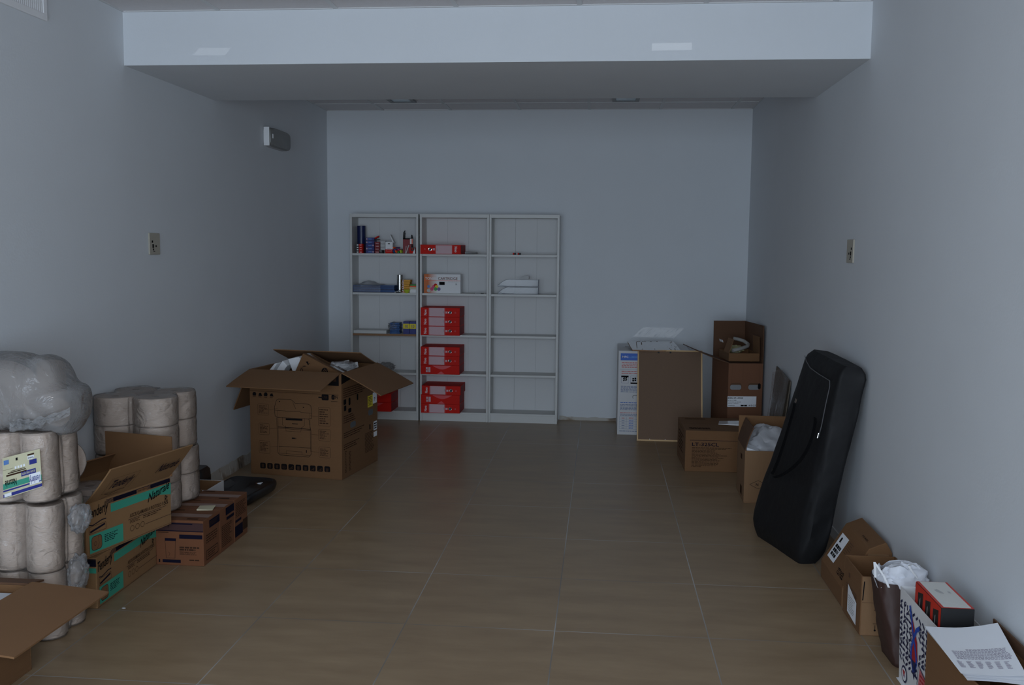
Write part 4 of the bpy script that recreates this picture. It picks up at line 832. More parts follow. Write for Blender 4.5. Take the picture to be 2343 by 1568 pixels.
# ---- right front row
def slanted_box():
    y0, y1 = 4.005, 4.385; P = [(1.038, 0), (1.038, .082), (1.142, .256), (1.212, .286), (1.2385, .24), (1.2385, 0)]
    t = empty('slanted_carton', 'brown carton with a slanting side and barcode sticker against the right wall', 'carton', (1.038, y0, 0))
    mb = MB(); mb.prism([(a-1.038, 0, b) for a, b in P], (0, y1-y0, 0), M['card']); mb.build('box_body', t, bevel=.003)
    L_ = y1-y0; a = Vector((P[1][0]-1.038, 0, P[1][1])); b = Vector((P[2][0]-1.038, 0, P[2][1])); up = (b-a)
    mb = MB(); F = Print(mb, a+Vector((0, L_, 0)), (0, -1, 0), up, L_, up.length); F.text('TXEL', .86, .22, w=.16, h=.18, mt=M['ink'], rot=180) if False else None
    F.text('EXVL', .62, .34, w=.2, h=.15, mt=M['ink'], rot=0) if False else None
    mk = lambda FF, u, v, s: (FF.text('TDXEL', u, v, w=s, h=s*.45, mt=M['ink']))
    mk(F, .60, .10, .28); F.fine(.45, .5, .62, .8, 6, M['card_dark']); mb.build('side_printing', t)
    F2 = MB(); c = Vector((P[3][0]-1.038, 0, P[3][1])); Q = Print(F2, b+Vector((0, L_, 0)), (0, -1, 0), (c-b), L_, (c-b).length); mk(Q, .55, .2, .24); F2.build('top_printing', t)
    mb = MB(); F = Print(mb, a+Vector((0, L_, 0)), (0, -1, 0), up, L_, up.length, .002); F.rect(.10, .18, .40, .80, M['paper']); F.k = 1.5; F.fine(.15, .25, .36, .55, 3, M['ink'], fill=.75, rag=.1); F.rect(.17, .60, .22, .72, M['ink']); mb.build('barcode_sticker', t)
    mb = MB(); mb.box((.10, -.002, .2), (.185, 0, .235), M['card_light']); mb.box((.002, -.004, 0), (.012, 0, .083), M['card_light']); mb.build('end_flap', t)
slanted_box()
def open_box():
    x0, y0, w, d, h = 1.034, 3.703, .204, .265, .239
    t = empty('open_shipping_carton', 'open empty brown carton with handling symbols in front of the slanted carton', 'carton', (x0, y0, 0))
    carton_open(t, w, d, h, M['card'], mat('card_pale', hexc(200, 158, 118), .85, noise_amt=.04, noise_scale=5), .005)
    fr = M['card_light']; mb = MB(); mb.box((.003, -.0015, .003), (w, 0, h-.001), fr); mb.build('front_sheet', t)
    mb = MB(); F = Print(mb, (0, -.0016, 0), (1, 0, 0), (0, 0, 1), w, h); F.line((.02, .565), (1, .565), .0015, M['card_dark']); F.text('I', .34, .30, h=.05, mt=M['ink']); F.circ(.35, .27, .008, M['ink']); F.line((.24, .21), (.46, .21), .002, M['ink'])
    for u in (.28, .38): F.line((u, .10), (u, .19), .0022, M['ink']); F.circ(u, .10, .004, M['ink'])
    F.fine(.25, .42, .45, .46, 1, M['card_dark']); F.line((.03, .60), (.05, .92), .004, M['ink']); mb.build('front_printing', t)
    mb = MB(); F = face(mb, 'left', w, d, h); F.fine(.18, .42, .80, .60, 4, M['card_dark'], fill=.5); F.rect(.3, .72, .38, .8, M['card_dark']); F.circ(.7, .45, .016, M['card_dark']); mb.build('side_printing', t)
    mb = MB(); F = face(mb, 'left', w, d, h, .002); F.poly([(.30, .12), (.80, .08), (.80, .46), (.30, .60)], M['paper']); F.k = 1.5; F.fine(.36, .16, .74, .45, 7, M['lgrey']); mb.build('address_label', t)
open_box()
def brown_bag():
    t = empty('shopping_bag', 'dark brown paper shopping bag with white crumpled lining and white handles', 'bag', (1.13, 3.52, 0)); O = Vector((1.13, 3.52, 0))
    br = mat('bag_brown', hexc(62, 40, 34), .6, bump=.3, bump_scale=12)
    def P(u, v, e=0):     # u around, v up ; rounded-rectangular section, belly at the bottom
        a = 2*math.pi*u; c, s = math.cos(a), math.sin(a); f = .45; X = math.copysign(abs(c)**f, c); Y = math.copysign(abs(s)**f, s)
        wx = .088-.03*(1-v)**2; wy = .115-.045*v-.02*(1-v)**3; cx = 1.13+.01*(1-v); cyy = 3.535-.03*(1-v)**1.5+.03*v
        z = .30*v; 
        if v > .95: z = .262+.04*(-X*.9+.0)*.0+.03*(Y*.5+.5)+.008*math.sin(a*5)
        return Vector((cx+X*(wx+e), cyy+Y*(wy+e), max(0, z)))-O
    mb = MB(); NU, NV = 48, 20; rows = []
    for j in range(NV+1): rows.append([P(i/NU, j/NV)+Vector((noise.noise(Vector((i*.3, j*.4, 1)))*.005, noise.noise(Vector((i*.3, j*.4, 7)))*.005, 0)) for i in range(NU)])
    mb.loft(rows, br, cap=False); mb.add([v for v in rows[0]], [tuple(range(NU))], br); mb.build('bag_body', t, smooth=True, solid=.0012)
    wm = mat('lining', (.78, .80, .86), .6, bump=.5, bump_scale=14)
    mb = MB(); rows = []
    for j in range(10):
        v = j/9; rows.append([Vector((O.x, O.y, 0))-O+Vector((0, 0, 0))+Vector(((P(i/NU, 1).x)*(1.01-.15*v)+.01*v, P(i/NU, 1).y*(1.02-.1*v), P(i/NU, 1).z+(.045*v if j else -.002)*(.8+.3*noise.noise(Vector((math.cos(i*6.28/NU)*1.2, math.sin(i*6.28/NU)*1.2, 3)))))) for i in range(NU)])
    mb.loft(rows, wm, cap=False); mb.build('lining', t, smooth=True, solid=.001)
    mb = MB(); crumple(mb, (0.01, .03, .275), (.092, .07, .075), wm, 31, sub=4, amp=.35); mb.build('paper_filling', t, smooth=True)
    def hnd(pts, w_):
        mb = MB(); ps = [Vector(p)-O for p in pts]; rows = []; N = 20
        for i in range(N+1):
            s = i/N*(len(ps)-1); k = min(int(s), len(ps)-2); f = s-k; c = ps[k].lerp(ps[k+1], f); rows.append([c+Vector((-w_, 0, 0)), c+Vector((w_, 0, 0)), c+Vector((w_, .002, 0)), c+Vector((-w_, .002, 0))])
        mb.loft(rows, M['white']); mb.build('handle', t, smooth=False)
    q = lambda x, y, Y: tuple(at(x, y, Y=Y))
    hnd([q(2003, 1322, 3.50), q(2002, 1300, 3.50), q(2001, 1287, 3.50), q(2010, 1300, 3.49), q(2022, 1318, 3.48), q(2034, 1345, 3.46)], .004)
    hnd([q(2106, 1336, 3.50), q(2092, 1315, 3.50), q(2079, 1296, 3.50), q(2086, 1292, 3.52), q(2097, 1294, 3.53), q(2106, 1303, 3.54), q(2121, 1325, 3.56)], .004)
brown_bag()
def colour_bag():
    x0, x1, y0, y1, h = 1.064, 1.205, 2.955, 3.335, .335
    O = Vector((x0, y0, 0)); t = empty('patterned_bag', 'white shopping bag with blue and red lettering pattern, blue inside', 'bag', tuple(O))
    w = x1-x0; d = y1-y0; mb = MB(); wt = mat('bag_paper', (.76, .76, .77), .5)
    mb.hexa([(.012, 0, 0), (w-.01, 0, 0), (w-.01, d, 0), (.012, d, 0)], [(.0, 0, .002), (w, 0, .002), (w, d, .002), (0, d, .002)], wt)
    for q, p in (((.01, 0), (.01, d)), ((.01, d), (w-.01, d)), ((w-.01, d), (w-.01, 0)), ((w-.01, 0), (.01, 0))):
        a = Vector((*q, 0)); b = Vector((*p, 0)); f = lambda v: Vector((v.x+(-.01 if v.x < .05 else .01), v.y, h-(.03 if v.y > d/2 else 0)*0)); mb.slab([a, b, f(b), f(a)], (b-a).cross(Vector((0, 0, 1))), .0012, wt)
    mb.build('bag_body', t)
    mb = MB(); mb.box((.008, .004, h-.10), (w-.012, .006, h-.004), M['lblue']); mb.box((.004, .003, h-.045), (w-.006, .005, h), mat('bag_blue', hexc(30, 88, 180), .5)); mb.build('inner_band', t)
    mb = MB(); F = Print(mb, (.0105, d, 0), (0, -1, 0), (-.0102, 0, h), d, h, .0018); nv = mat('print_navy', hexc(24, 32, 78), .5); b2 = mat('print_cobalt', hexc(26, 78, 180), .5); rr = mat('print_crimson', hexc(176, 28, 44), .5); r = random.Random(11)
    # bold interlocking strokes
    for gy in range(11):
        for gx in range(11):
            u = .05+gx*.085; v = .26+gy*.06
            if v > .93-.0*u or v < .12+u*.15: continue
            if .30 < u < .58 and .33 < v < .86 and abs(u-.44) < .13*(1-abs(v-.6)): continue
            if u > .52 and .16 < v < .42: continue
            a = r.choice((0, 45, 90, 135)); L_ = .045; c, s = math.cos(math.radians(a)), math.sin(math.radians(a)); F.k = 1+.02*gx
            F.line((u-L_*c*.8, v-L_*s*.6), (u+L_*c*.8, v+L_*s*.6), .0085, nv)
            if r.random() < .6: F.line((u, v), (u+.04*s, v+.035*c), .007, nv)
            if r.random() < .25: F.circ(u+.03, v+.02, .006, nv, w=.0035, n=10)
    F.k = 1.6; F.poly([(.33, .86), (.42, .75), (.50, .62), (.52, .45), (.44, .30), (.36, .36), (.34, .5), (.38, .62), (.34, .72)], rr); F.k = 1.9
    F.path([(.30, .92), (.36, .78), (.40, .66), (.47, .52), (.50, .42), (.44, .30)], .015, b2); F.path([(.56, .80), (.48, .74), (.42, .64), (.36, .52), (.35, .42), (.42, .28)], .015, b2); F.poly([(.36, .40), (.5, .40), (.43, .20)], nv)
    F.k = 1.6; F.poly([(.58, .40), (.74, .34), (.74, .14), (.55, .22)], mat('print_rose', hexc(200, 110, 116), .5)); F.k = 1.8; F.path([(.55, .42), (.76, .35), (.76, .10), (.52, .21)], .004, nv, True); F.fine(.59, .18, .72, .36, 4, rr, fill=.5)
    F.k = 1.5; F.circ(.17, .13, .03, nv, n=20); F.k = 1.8; F.circ(.17, .13, .023, M['white'], n=20); F.k = 2; F.poly([(.13, .17), (.2, .17), (.17, .09)], rr); F.fine(.15, .10, .22, .13, 2, M['lblue'])
    mb.build('pattern', t)
    z = .405; p = [at(*q, Z=z) for q in ((2145, 1405), (2208, 1407), (2143, 1343), (2080, 1341))]
    A = Vector((1.078, 2.965, 0)); e = empty('product_box', 'red edged white and black product box standing in the patterned bag', 'box', (1.076, 2.975, .02)); w2, d2, h2 = .1, .24, .375
    mb = MB(); mb.box((0, 0, 0), (w2, d2, h2), M['black']); mb.build('box_body', e, bevel=.001)
    mb = MB(); F = face(mb, 'top', w2, d2, h2); F.rect(0, 0, 1, 1, mat('box_red', hexc(205, 44, 28), .4)); F.k = 1.4; F.rect(.09, .02, .92, .99, mat('box_cream', (.74, .74, .70), .4)); F.k = 1.8; F.poly([(.3, .66), (.42, .7), (.5, .6), (.52, .52), (.4, .54), (.33, .6)], M['lgrey']); F.poly([(.68, .62), (.76, .62), (.76, .54), (.68, .56)], M['lgrey']); F.line((.85, .05), (.15, .28), .002, M['white']); mb.build('top_panel', e)
    mb = MB(); F = face(mb, 'left', w2, d2, h2); F.rect(0, 0, 1, 1, MATS['box_red']); F.k = 1.4
    for a in (.12, .42, .72): F.poly([(a, .70), (a+.2, .70), (a+.2, .96), (a, .93)], M['black']); F.k += .1; F.poly([(a+.06, .7), (a+.09, .7), (a+.10, .9), (a+.07, .88)], M['grey']); F.k = 1.4
    mb.build('side_panel', e)
colour_bag()
def paper_box():
    x0, y0, w, d, h = 1.030, 2.44, .20, .515, .338
    t = empty('document_carton', 'brown carton heaped with printed papers at the right edge of the photo', 'carton', (x0, y0, 0))
    carton_open(t, w, d, h, M['card'], M['card_dark'], .006); flap(t, 'right', w-.0, d, h, .04, 95, M['card_dark'], t=.005)
    for i in range(4):
        o = random.Random(i); x = x0+.012; 
        def pg(b, i=i):
            z0 = h+.004+.006*i; q = [(1.012-.004*i, 2.925-.012*i), (1.012-.006*i, 2.58), (1.17, 2.56+.01*i), (1.215, 2.90)]
            def f(u, v): 
                P = Vector(q[1]).lerp(Vector(q[2]), u).lerp(Vector(q[0]).lerp(Vector(q[3]), u), v); return (P.x, P.y, z0+.020*u*u*v+.006*v-.012*(1-v)*(1-u)*0+.004*math.sin(u*3+i))
            b.grid(f, 10, 10, M['paper'])
        sh = one('paper_sheet', pg, ['white paper sheet, lowest of the four on the document carton', 'white paper sheet, second lowest of the four on the document carton', 'white paper sheet, second from the top on the document carton', 'white printed sheet, topmost on the document carton'][i], 'paper', 'papers on the document carton', smooth=True)
        if i == 3:
            mb = MB(); zz = h+.004+.018
            def R2(u0, v0, u1, v1, mt):
                q = [(1.0, 2.889), (1.0-.006, 2.58), (1.17, 2.59), (1.215, 2.90)]
                def f(u, v):
                    P = Vector(q[1]).lerp(Vector(q[2]), u).lerp(Vector(q[0]).lerp(Vector(q[3]), u), v); return Vector((P.x, P.y, zz+.020*u*u*v+.006*v+.004*math.sin(u*3+3)+.0012))-sh.location
                mb.add([f(u0, v0), f(u1, v0), f(u1, v1), f(u0, v1)], [(0, 1, 2, 3)], mt)
            pk = mat('print_mauve', hexc(150, 140, 158), .7); r = random.Random(5)
            for k in range(10):
                v = .50-.022*k; u = .34 if k < 2 else .12
                while u < .9: l = .02+.03*r.random(); R2(u, v, u+l, v+.009, pk); u += l+.012
            for c in range(6):
                for k in range(7):
                    R2(.08+.14*c, .25-.02*k, .08+.14*c+.04+.05*r.random(), .258-.02*k, pk)
            mb.build('printing', sh)
paper_box()
# ---- towel cartons, lower and upper
def towel_print(t, w, d, h, seed=0):    # long face to the room: here the carton's 'right' side runs near -> far
    ib, te = M['ink_blue'], M['teal']; mb = MB(); F = Print(mb, (w, 0, 0), (0, 1, 0), (0, 0, 1), d, h)
    F.rect(.27, .70, 1, .86, te); F.poly([(.84, .70), (1, .70), (1, .62)], te); F.k = 1.3
    for k in range(4): F.rect(.22, .955-.022*k, .985, .966-.022*k, ib)
    F.rect(.30, .885, .57, .955, ib); F.rect(.74, .885, .99, .955, ib); F.k = 1.6
    F.rect(.575, .89, .70, .955, M['card']); F.k = 1.9; F.text('861071', .59, .905, w=.10, h=.035, mt=M['ink_soft'])
    F.k = 2.2; F.text('Naturale', .70, .62, w=.27, h=.18, mt=M['ink'], shear=.3, slope=.22)
    F.k = 1.9; F.rect(.03, .80, .045, .83, ib); F.text('Tenderly', .0, .64, w=.23, h=.26, mt=M['ink'], shear=.15, slope=.10)
    F.path([(.03, .60), (.07, .575), (.12, .60), (.17, .625), (.215, .62)], .004, ib); F.line((.04, .46), (.20, .53), .008, ib); F.frame(.03, .43, .21, .56, .0015, M['ink_soft'])
    F.rect(.03, .06, .40, .40, te); F.k = 2.2; F.rrect(.05, .10, .16, .36, .014, fill=M['card'], mt=ib, w=.002); F.path([(.11, .12), (.13, .2), (.125, .34)], .0014, ib); F.circ(.09, .22, .008, ib, w=.0014, n=10); F.fine(.19, .17, .35, .33, 5, ib, seed=seed)
    F.text('ASCIUGAMANI A ROTOLO', .48, .455, w=.39, h=.075, mt=M['ink_soft'], slope=.0); F.text('155', .885, .455, w=.07, h=.075, mt=M['ink'])
    F.line((.46, .425), (.93, .425), .0016, ib); F.fine(.48, .34, .60, .41, 3, M['ink_soft']); F.fine(.64, .34, .88, .41, 2, M['ink_soft'])
    for k in range(3): F.circ(.505+.062*k, .235, .012, M['ink_soft'], w=.0018, n=14)
    F.line((.66, .215), (1, .215), .0014, ib); F.line((0, .03), (1, .03), .0012, M['card_dark'])
    F.circ(.93, .60, .010, M['ink'], w=.004, n=3); F.rect(.91, .545, .95, .555, M['ink_soft']); mb.build('side_printing', t)
    mb = MB(); F = face(mb, 'front', w, d, h)
    for k in range(4): F.rect(.5, .97-.022*k, 1, .981-.022*k, ib)
    F.rect(.86, .83, 1, .965, ib); F.rect(.8, .70, 1, .80, te); F.k = 1.5; F.text('al', .66, .83, w=.15, h=.1, mt=M['ink']); F.fine(.55, .2, .95, .4, 5, M['ink_soft'], seed=seed+2); mb.build('front_printing', t)
cm = mat('card_towel', hexc(170, 128, 84), .82, noise_amt=.06, noise_scale=6)
rz_low = .027
def low_towel():
    w, d, h = .34, .555, .2165; A = Vector((-2.052, 3.612, 0)); rz = math.atan2(4.164-3.612, -2.067+2.052)-math.pi/2
    O = A-rotz((w, 0, 0), rz); t = empty('towel_carton', 'closed towel carton with teal printing, underneath the open one', 'carton', (O.x, O.y, 0), rz, group='towel cartons by the left wall')
    mb = MB(); mb.box((0, 0, 0), (w, d, h), cm); mb.build('box_body', t, bevel=.004); towel_print(t, w, d, h, 1)
    mb = MB(); mb.box((w/2-.03, -.0012, h-.06), (w/2+.03, .0, h), film('tape', tint=(.6, .5, .4), clear=.7, bump=.1)); mb.box((w/2-.03, 0, h), (w/2+.03, d, h+.001), MATS['tape']); mb.build('tape', t)
low_towel()
def up_towel():
    w, d, h = .35, .53, .225; z = .218; A = Vector((-2.083, 3.598, z)); rz = -math.atan2(.115, .5)
    O = A-rotz((w, 0, 0), rz); t = empty('towel_carton', 'open towel carton with teal printing and raised flaps, holding paper rolls', 'carton', (O.x, O.y, z), rz, group='towel cartons by the left wall')
    carton_open(t, w, d, h, cm, M['card_in']); towel_print(t, w, d, h, 4)
    f, rows = flap(t, 'right', w, d, h, .205, 46, cm, bend=6); e = rows[-1]
    a0, a1, b0, b1 = rows[0][0], rows[0][1], e[0], e[1]; mb = MB(); u = (a1-a0); v = (b0-a0); F = Print(mb, a0, u, v, u.length, v.length, .0016)
    F.k = 6; F.text('Tenderly', .10, .30, w=.26, h=.34, mt=M['ink_blue'], shear=.2, slope=.02); F.path([(.12, .24), (.18, .20), (.27, .26), (.34, .25)], .003, M['ink_blue']); F.path([(.1, .1), (.2, .16), (.3, .16)], .002, M['ink_blue']); F.frame(.08, .26, .40, .72, .0012, M['ink_soft'])
    F.text('Naturale', .66, .42, w=.25, h=.26, mt=M['ink_blue'], shear=.3, slope=.04); pr = mb.build('printing', f)
    flap(t, 'back', w, d, h, .185, 84, M['card_in'], bend=8, cut=-.012); flap(t, 'left', w, d, h, .10, 96, M['card_in'], bend=40, n=8)
    flap(t, 'front', w, d, h, .13, 205, M['card_in'], cut=.01)
    Mx = Matrix.Translation((O.x, O.y, z)) @ Matrix.Rotation(rz, 4, 'Z')
    for i, (x, y) in enumerate(((.19, .11), (.235, .30), (.10, .30))):
        c = Mx @ Vector((x, y, .01)); r_ = .088 if i else .08
        e = empty('paper_roll', ['wrapped paper towel roll nearest the front flap inside the open towel carton', 'larger wrapped paper towel roll behind it inside the open towel carton', 'paper towel roll by the wall side inside the open towel carton'][i], 'paper roll', tuple(c), group='rolls inside the open towel carton')
        mb = MB(); mb.cyl((0, 0, 0), (0, 0, .185+.008*i), r_, M['roll_paper'], 36, inner=.02); mb.build('paper', e, smooth=True)
        mb = MB(); mb.cyl((0, 0, -.001), (0, 0, .19+.008*i), r_+.0035, M['film_clear'], 36); mb.build('wrapping', e, smooth=True)
up_towel()
# the big roll stood on edge beside the tower
def edge_roll():
    c = at(131, 1066, X=-2.27); c.z += .018; t = empty('paper_roll', 'large pale paper roll standing on edge between tower and open towel carton', 'paper roll', tuple(c)); dirn = Vector((.45, -.5, .1)).normalized()
    mb = MB(); mb.cyl(-dirn*.09, dirn*.09, .094, M['roll_paper'], 44, inner=.018); mb.build('paper', t, smooth=True)
    mb = MB(); mb.cyl(-dirn*.092, dirn*.0925, .0965, film('film_thin', tint=(.7, .64, .6), clear=.9, haze=.3, bump=.4), 44); mb.build('wrapping', t, smooth=True)
edge_roll()
# ---- soap cartons
cs = mat('card_soap', hexc(158, 98, 56), .8, noise_amt=.08, noise_scale=5)
def soap(y0, d, i):
    w, h = .235, .2185; x0 = -1.836-w; lab = ['nearest of the row, with a yellow note on top', 'in the middle of the row', 'farthest of the row, its side print upside down'][i]
    t = empty('soap_carton', 'closed taped brown soap carton, '+lab, 'carton', (x0+.001*i, y0, 0), .004*(i-1), group='soap cartons in a row')
    mb = MB(); mb.box((0, 0, 0), (w, d-.002, h), cs); mb.build('box_body', t, bevel=.003); s, k_ = M['ink_soft'], M['ink_blue']
    mb = MB(); F = face(mb, 'front', w, d, h)
    F.rect(0, .76, 1, .95, mat('soap_band', hexc(66, 38, 36), .7)); F.k = 1.3; F.rect(0, .755, 1, .775, k_); F.rect(.32, .91, .78, .935, k_); F.rect(.02, .935, 1, .94, k_)
    F.text('Tenderly', .02, .83, w=.28, h=.10, mt=M['ink'], shear=.1); F.rect(.06, .72, .28, .735, s); F.k = 1; F.rect(.50, .60, .98, .69, k_); F.fine(.5, .33, .93, .43, 2, s, fill=.7); F.fine(.5, .24, .88, .32, 4, s)
    F.path([(.20, .58), (.22, .16), (.40, .16), (.42, .58)], .0016, s); F.rect(.20, .54, .43, .60, k_); F.rect(.06, .06, .09, .13, M['ink']); F.rect(.14, .06, .52, .13, k_); F.fine(.70, .10, .92, .16, 1, s); F.path([(.27, .2), (.3, .26), (.26, .3)], .0014, s); mb.build('front_printing', t)
    mb = MB(); F = face(mb, 'right', w, d, h)
    if i == 0: F.rect(.35, .76, .98, .93, k_); F.k = 1.2; F.fine(.4, .8, .95, .9, 4, s); F.k = 1; F.frame(.15, .10, .85, .30, .003, M['ink']); F.fine(.22, .13, .78, .27, 3, s); F.fine(.15, .45, .85, .66, 4, s)
    elif i == 1: F.rect(.4, .78, .98, .95, k_); F.rect(.45, .66, .98, .73, k_); F.fine(.1, .1, .9, .6, 12, s, seed=3)
    else: F.rect(.05, .44, .5, .50, k_); F.rect(.02, .10, .6, .36, k_); F.rect(.62, .14, .98, .40, mat('soap_band', None) if False else M['ink_soft']); F.fine(.1, .55, .9, .9, 9, s, seed=4)
    mb.build('side_printing', t); tp = mat('tape_matte', hexc(140, 112, 100), .35)
    mb = MB(); F = face(mb, 'top', w, d, h); F.rect(0, .30, 1, .58, tp); F.rect(.62, .1, .85, .18, s); F.rect(.05, .85, .3, .9, s); mb.build('tape', t)
soap(4.169, .190, 0); soap(4.359, .180, 1); soap(4.539, .179, 2)
p = at(472, 1163.5, Z=.22)
def note(b):
    q = [at(*c, Z=.2205) for c in ((450, 1168.5), (486, 1168), (493.5, 1157), (457.5, 1158))]; b.hexa(q, [v+Vector((0, 0, .0015+(.004 if k in (0,) else 0))) for k, v in enumerate(q)], M['cream'])
one('paper_note', note, 'pale yellow paper note lying on the nearest soap carton', 'note')
def plain():
    t = empty('plain_carton', 'plain brown carton between soap cartons and left wall, under the roll packs', 'carton', (-2.42, 4.215, 0)); mb = MB(); mb.box((0, 0, 0), (.343, .50, .226), M['card']); mb.build('box_body', t, bevel=.003)
    mb = MB(); F = face(mb, 'top', .343, .5, .226); F.line((.5, 0), (.5, 1), .003, M['card_dark']); mb.build('top_seam', t)
plain()
# ---- shrink-wrapped packs of rolls
def wrap_outline(nx, ny, r, e, N=96):
    """outline of a film pulled tight round an nx by ny block of rolls, centre at 0"""
    W_ = nx*r; D_ = ny*r; out = []
    for k in range(N):
        a = 2*math.pi*k/N; c, s = math.cos(a), math.sin(a); best = 0
        for i in range(nx):
            for j in range(ny):
                cx = -W_+r+2*r*i; cy = -D_+r+2*r*j; b = cx*c+cy*s; q = cx*cx+cy*cy-r*r; dsc = b*b-q
                if dsc > 0: best = max(best, b+math.sqrt(dsc))
        out.append([c, s, best])
    m = [o[2] for o in out]; sm = [max(m[k], (m[(k-3) % N]+m[(k+3) % N]+m[(k-1) % N]+m[(k+1) % N])/4) for k in range(N)]
    return [(o[0]*(v+e), o[1]*(v+e)) for o, v in zip(out, sm)]
def pack(name, lab, loc, nx, ny, r, layers, lh, group, tilt=(0, 0), rz=0, fm=None, seed=1, hole=.018, tears=0, flare=0):
    t = empty(name, lab, 'pack of rolls', loc, group=group, rot=(tilt[0], tilt[1], rz)); H = layers*lh
    fm = fm or M['film_tight']
    for l in range(layers):
        for i in range(nx):
            for j in range(ny):
                mb = MB(); cx = -nx*r+r+2*r*i; cy = -ny*r+r+2*r*j; z0 = l*lh+.003; z1_ = (l+1)*lh-.001; N = 36; rr = r*.985
                pr = [(rr-.006, z0), (rr, z0+.006), (rr, z1_-.006), (rr-.006, z1_), (hole, z1_), (hole, z0)]
                rings = [[(cx+a*math.cos(2*math.pi*k/N), cy+a*math.sin(2*math.pi*k/N), z) for k in range(N)] for a, z in pr]
                n = N; mb.loft(rings+[rings[0]], M['roll_paper'], cap=False); mb.build('paper_roll', t, smooth=True)
    ol = wrap_outline(nx, ny, r, .0035); mb = MB(); rings = []; N = len(ol); J = 9*layers
    for s in (0, .5, .85): rings.append([(x*s, y*s, -.0005) for x, y in ol]) if s else None
    for j in range(J+1):
        v = j/J; q = []
        for k, (x, y) in enumerate(ol):
            nz = noise.noise(Vector((x*22+seed, y*22, v*H*9+k*.02)))*.0035+abs(noise.noise(Vector((k*.35, v*16+k*.2, seed))))*.003
            L_ = math.hypot(x, y); e = min(1, v*J/1.0, (J-v*J)/1.0); s = (L_-.006*(1-e)+nz)/L_
            seam = .004*sum(math.exp(-((v*layers-m_)*9)**2) for m_ in range(1, layers)); s -= seam/L_
            q.append((x*s, y*s, .001+v*(H+.002)))
        rings.append(q)
    for s in (.93, .8, .6, .4, .2, .02): rings.append([(x*s, y*s, H+.004+noise.noise(Vector((x*s*18, y*s*18, seed+3)))*.006) for x, y in ol])
    mb.loft(rings, fm); w_ = mb.build('wrapping', t, smooth=True)
    return t
G1 = 'roll packs stacked by the left wall beyond the towel cartons'
rr = .0975
pack('roll_pack', 'shrink-wrapped block of paper rolls, bottom one on the plain and soap cartons', (-2.226, 4.432, .228), 2, 2, .1015, 2, .134, G1, seed=3)
pack('roll_pack', 'shrink-wrapped block of paper rolls, top one beyond the towel cartons', (-2.230, 4.43, .502), 2, 2, .1005, 2, .1375, G1, seed=8)
G2 = 'roll packs in the tower at the left edge of the photo'; rt = .0655
pack('roll_pack', 'loose wrapped block of paper rolls at the floor of the left tower', (-2.226, 3.40, .002), 3, 2, rt, 1, .262, G2, rz=.03, seed=11, fm=M['film_tight'])
pack('roll_pack', 'wrapped block of paper rolls at mid height of the left tower', (-2.222, 3.395, .27), 3, 2, rt, 1, .258, G2, rz=-.02, tilt=(0, .02), seed=14)
tp = pack('roll_pack', 'wrapped block of paper rolls with a cream label, top of the left tower', (-2.235, 3.40, .534), 3, 2, rt, 1, .262, G2, rz=.03, tilt=(.0, -.02), seed=19)
def pack_label():
    bpy.context.view_layer.update(); mw = tp.matrix_world.inverted(); Yl = 3.40-2*rt-.008
    C_ = [mw @ at(*c, Y=Yl) for c in ((9, 1142), (98, 1114), (92, 1027), (6, 1049))]
    mb = MB(); lc = mat('label_cream', hexc(206, 200, 166), .5); bu = mat('label_blue', hexc(40, 44, 130), .5)
    u = C_[1]-C_[0]; v = C_[3]-C_[0]; nrm = u.cross(v).normalized()
    def P(a, b, k=0): return C_[0]*(1-a)*(1-b)+C_[1]*a*(1-b)+C_[2]*a*b+C_[3]*(1-a)*b+nrm*(.002+.004*math.sin(a*7)*.5+.0006*k)
    mb.grid(lambda a, b: P(a, b), 14, 4, lc)
    def R(a0, b0, a1, b1, mt, k=1):
        n = max(1, int((a1-a0)*14)+1); mb.grid(lambda a, b: P(a0+(a1-a0)*a, b0+(b1-b0)*b, k), n, 1, mt)
    def TX(s, a0, b0, w, h, mt, sh=0, k=2):
        vv, f, asp = text_mesh(s); mb.add([P(a0+w*(1-x)+sh*y*h, b0+h*(1-y), k) for x, y in vv], f, mt)
    R(0, .22, .70, .36, M['teal']); R(.7, .18, 1, .33, M['teal']); R(0, .16, 1, .20, bu); R(0, .02, 1, .10, bu); R(.03, .03, .22, .11, M['paper'], 2); R(.68, .14, .98, .42, M['paper'], 2)
    TX('Tenderly', .68, .16, .30, .24, bu, k=3); TX('Naturale', .06, .26, .30, .17, M['ink'], k=3); R(.48, .42, .86, .54, bu, 2); TX('BUON ONE NON', .5, .45, .34, .06, lc, k=3)
    for k in range(4): R(.33+.07*k, .66, .375+.07*k, .72, M['paper'], 2)
    R(.70, .66, .90, .78, bu, 2); R(.04, .82, .18, .93, M['lblue'], 2); R(.36, .86, .41, .93, M['ink'], 2); R(.66, .90, .84, .94, M['ink_soft'], 2); R(.66, .80, .84, .89, M['paper'], 2); TX('Tenderly', .67, .81, .16, .06, M['ink'], k=3)
    R(.1, .52, .62, .56, M['ink_soft'], 2); R(.14, .58, .60, .605, M['ink_soft'], 2); R(.22, .62, .58, .635, M['ink_soft'], 2); R(0, .69, .3, .695, M['ink_soft'], 2)
    mb.build('label_sheet', tp)
pack_label()
def blister(c, r, lab, seed): one('plastic_film', lambda b: crumple(b, c, r, film('film_air', clear=.82, haze=.5, rough=.15), seed, sub=4, amp=.35), lab, 'plastic film', 'loose film beside the roll tower', smooth=True)
blister(tuple(at(183, 1185, Y=3.42)), (.034, .06, .058), 'puff of loose clear film beside the middle roll pack', 5)
blister(tuple(at(178, 1312, Y=3.42)), (.034, .06, .07), 'puff of loose clear film beside the lowest roll pack', 9)
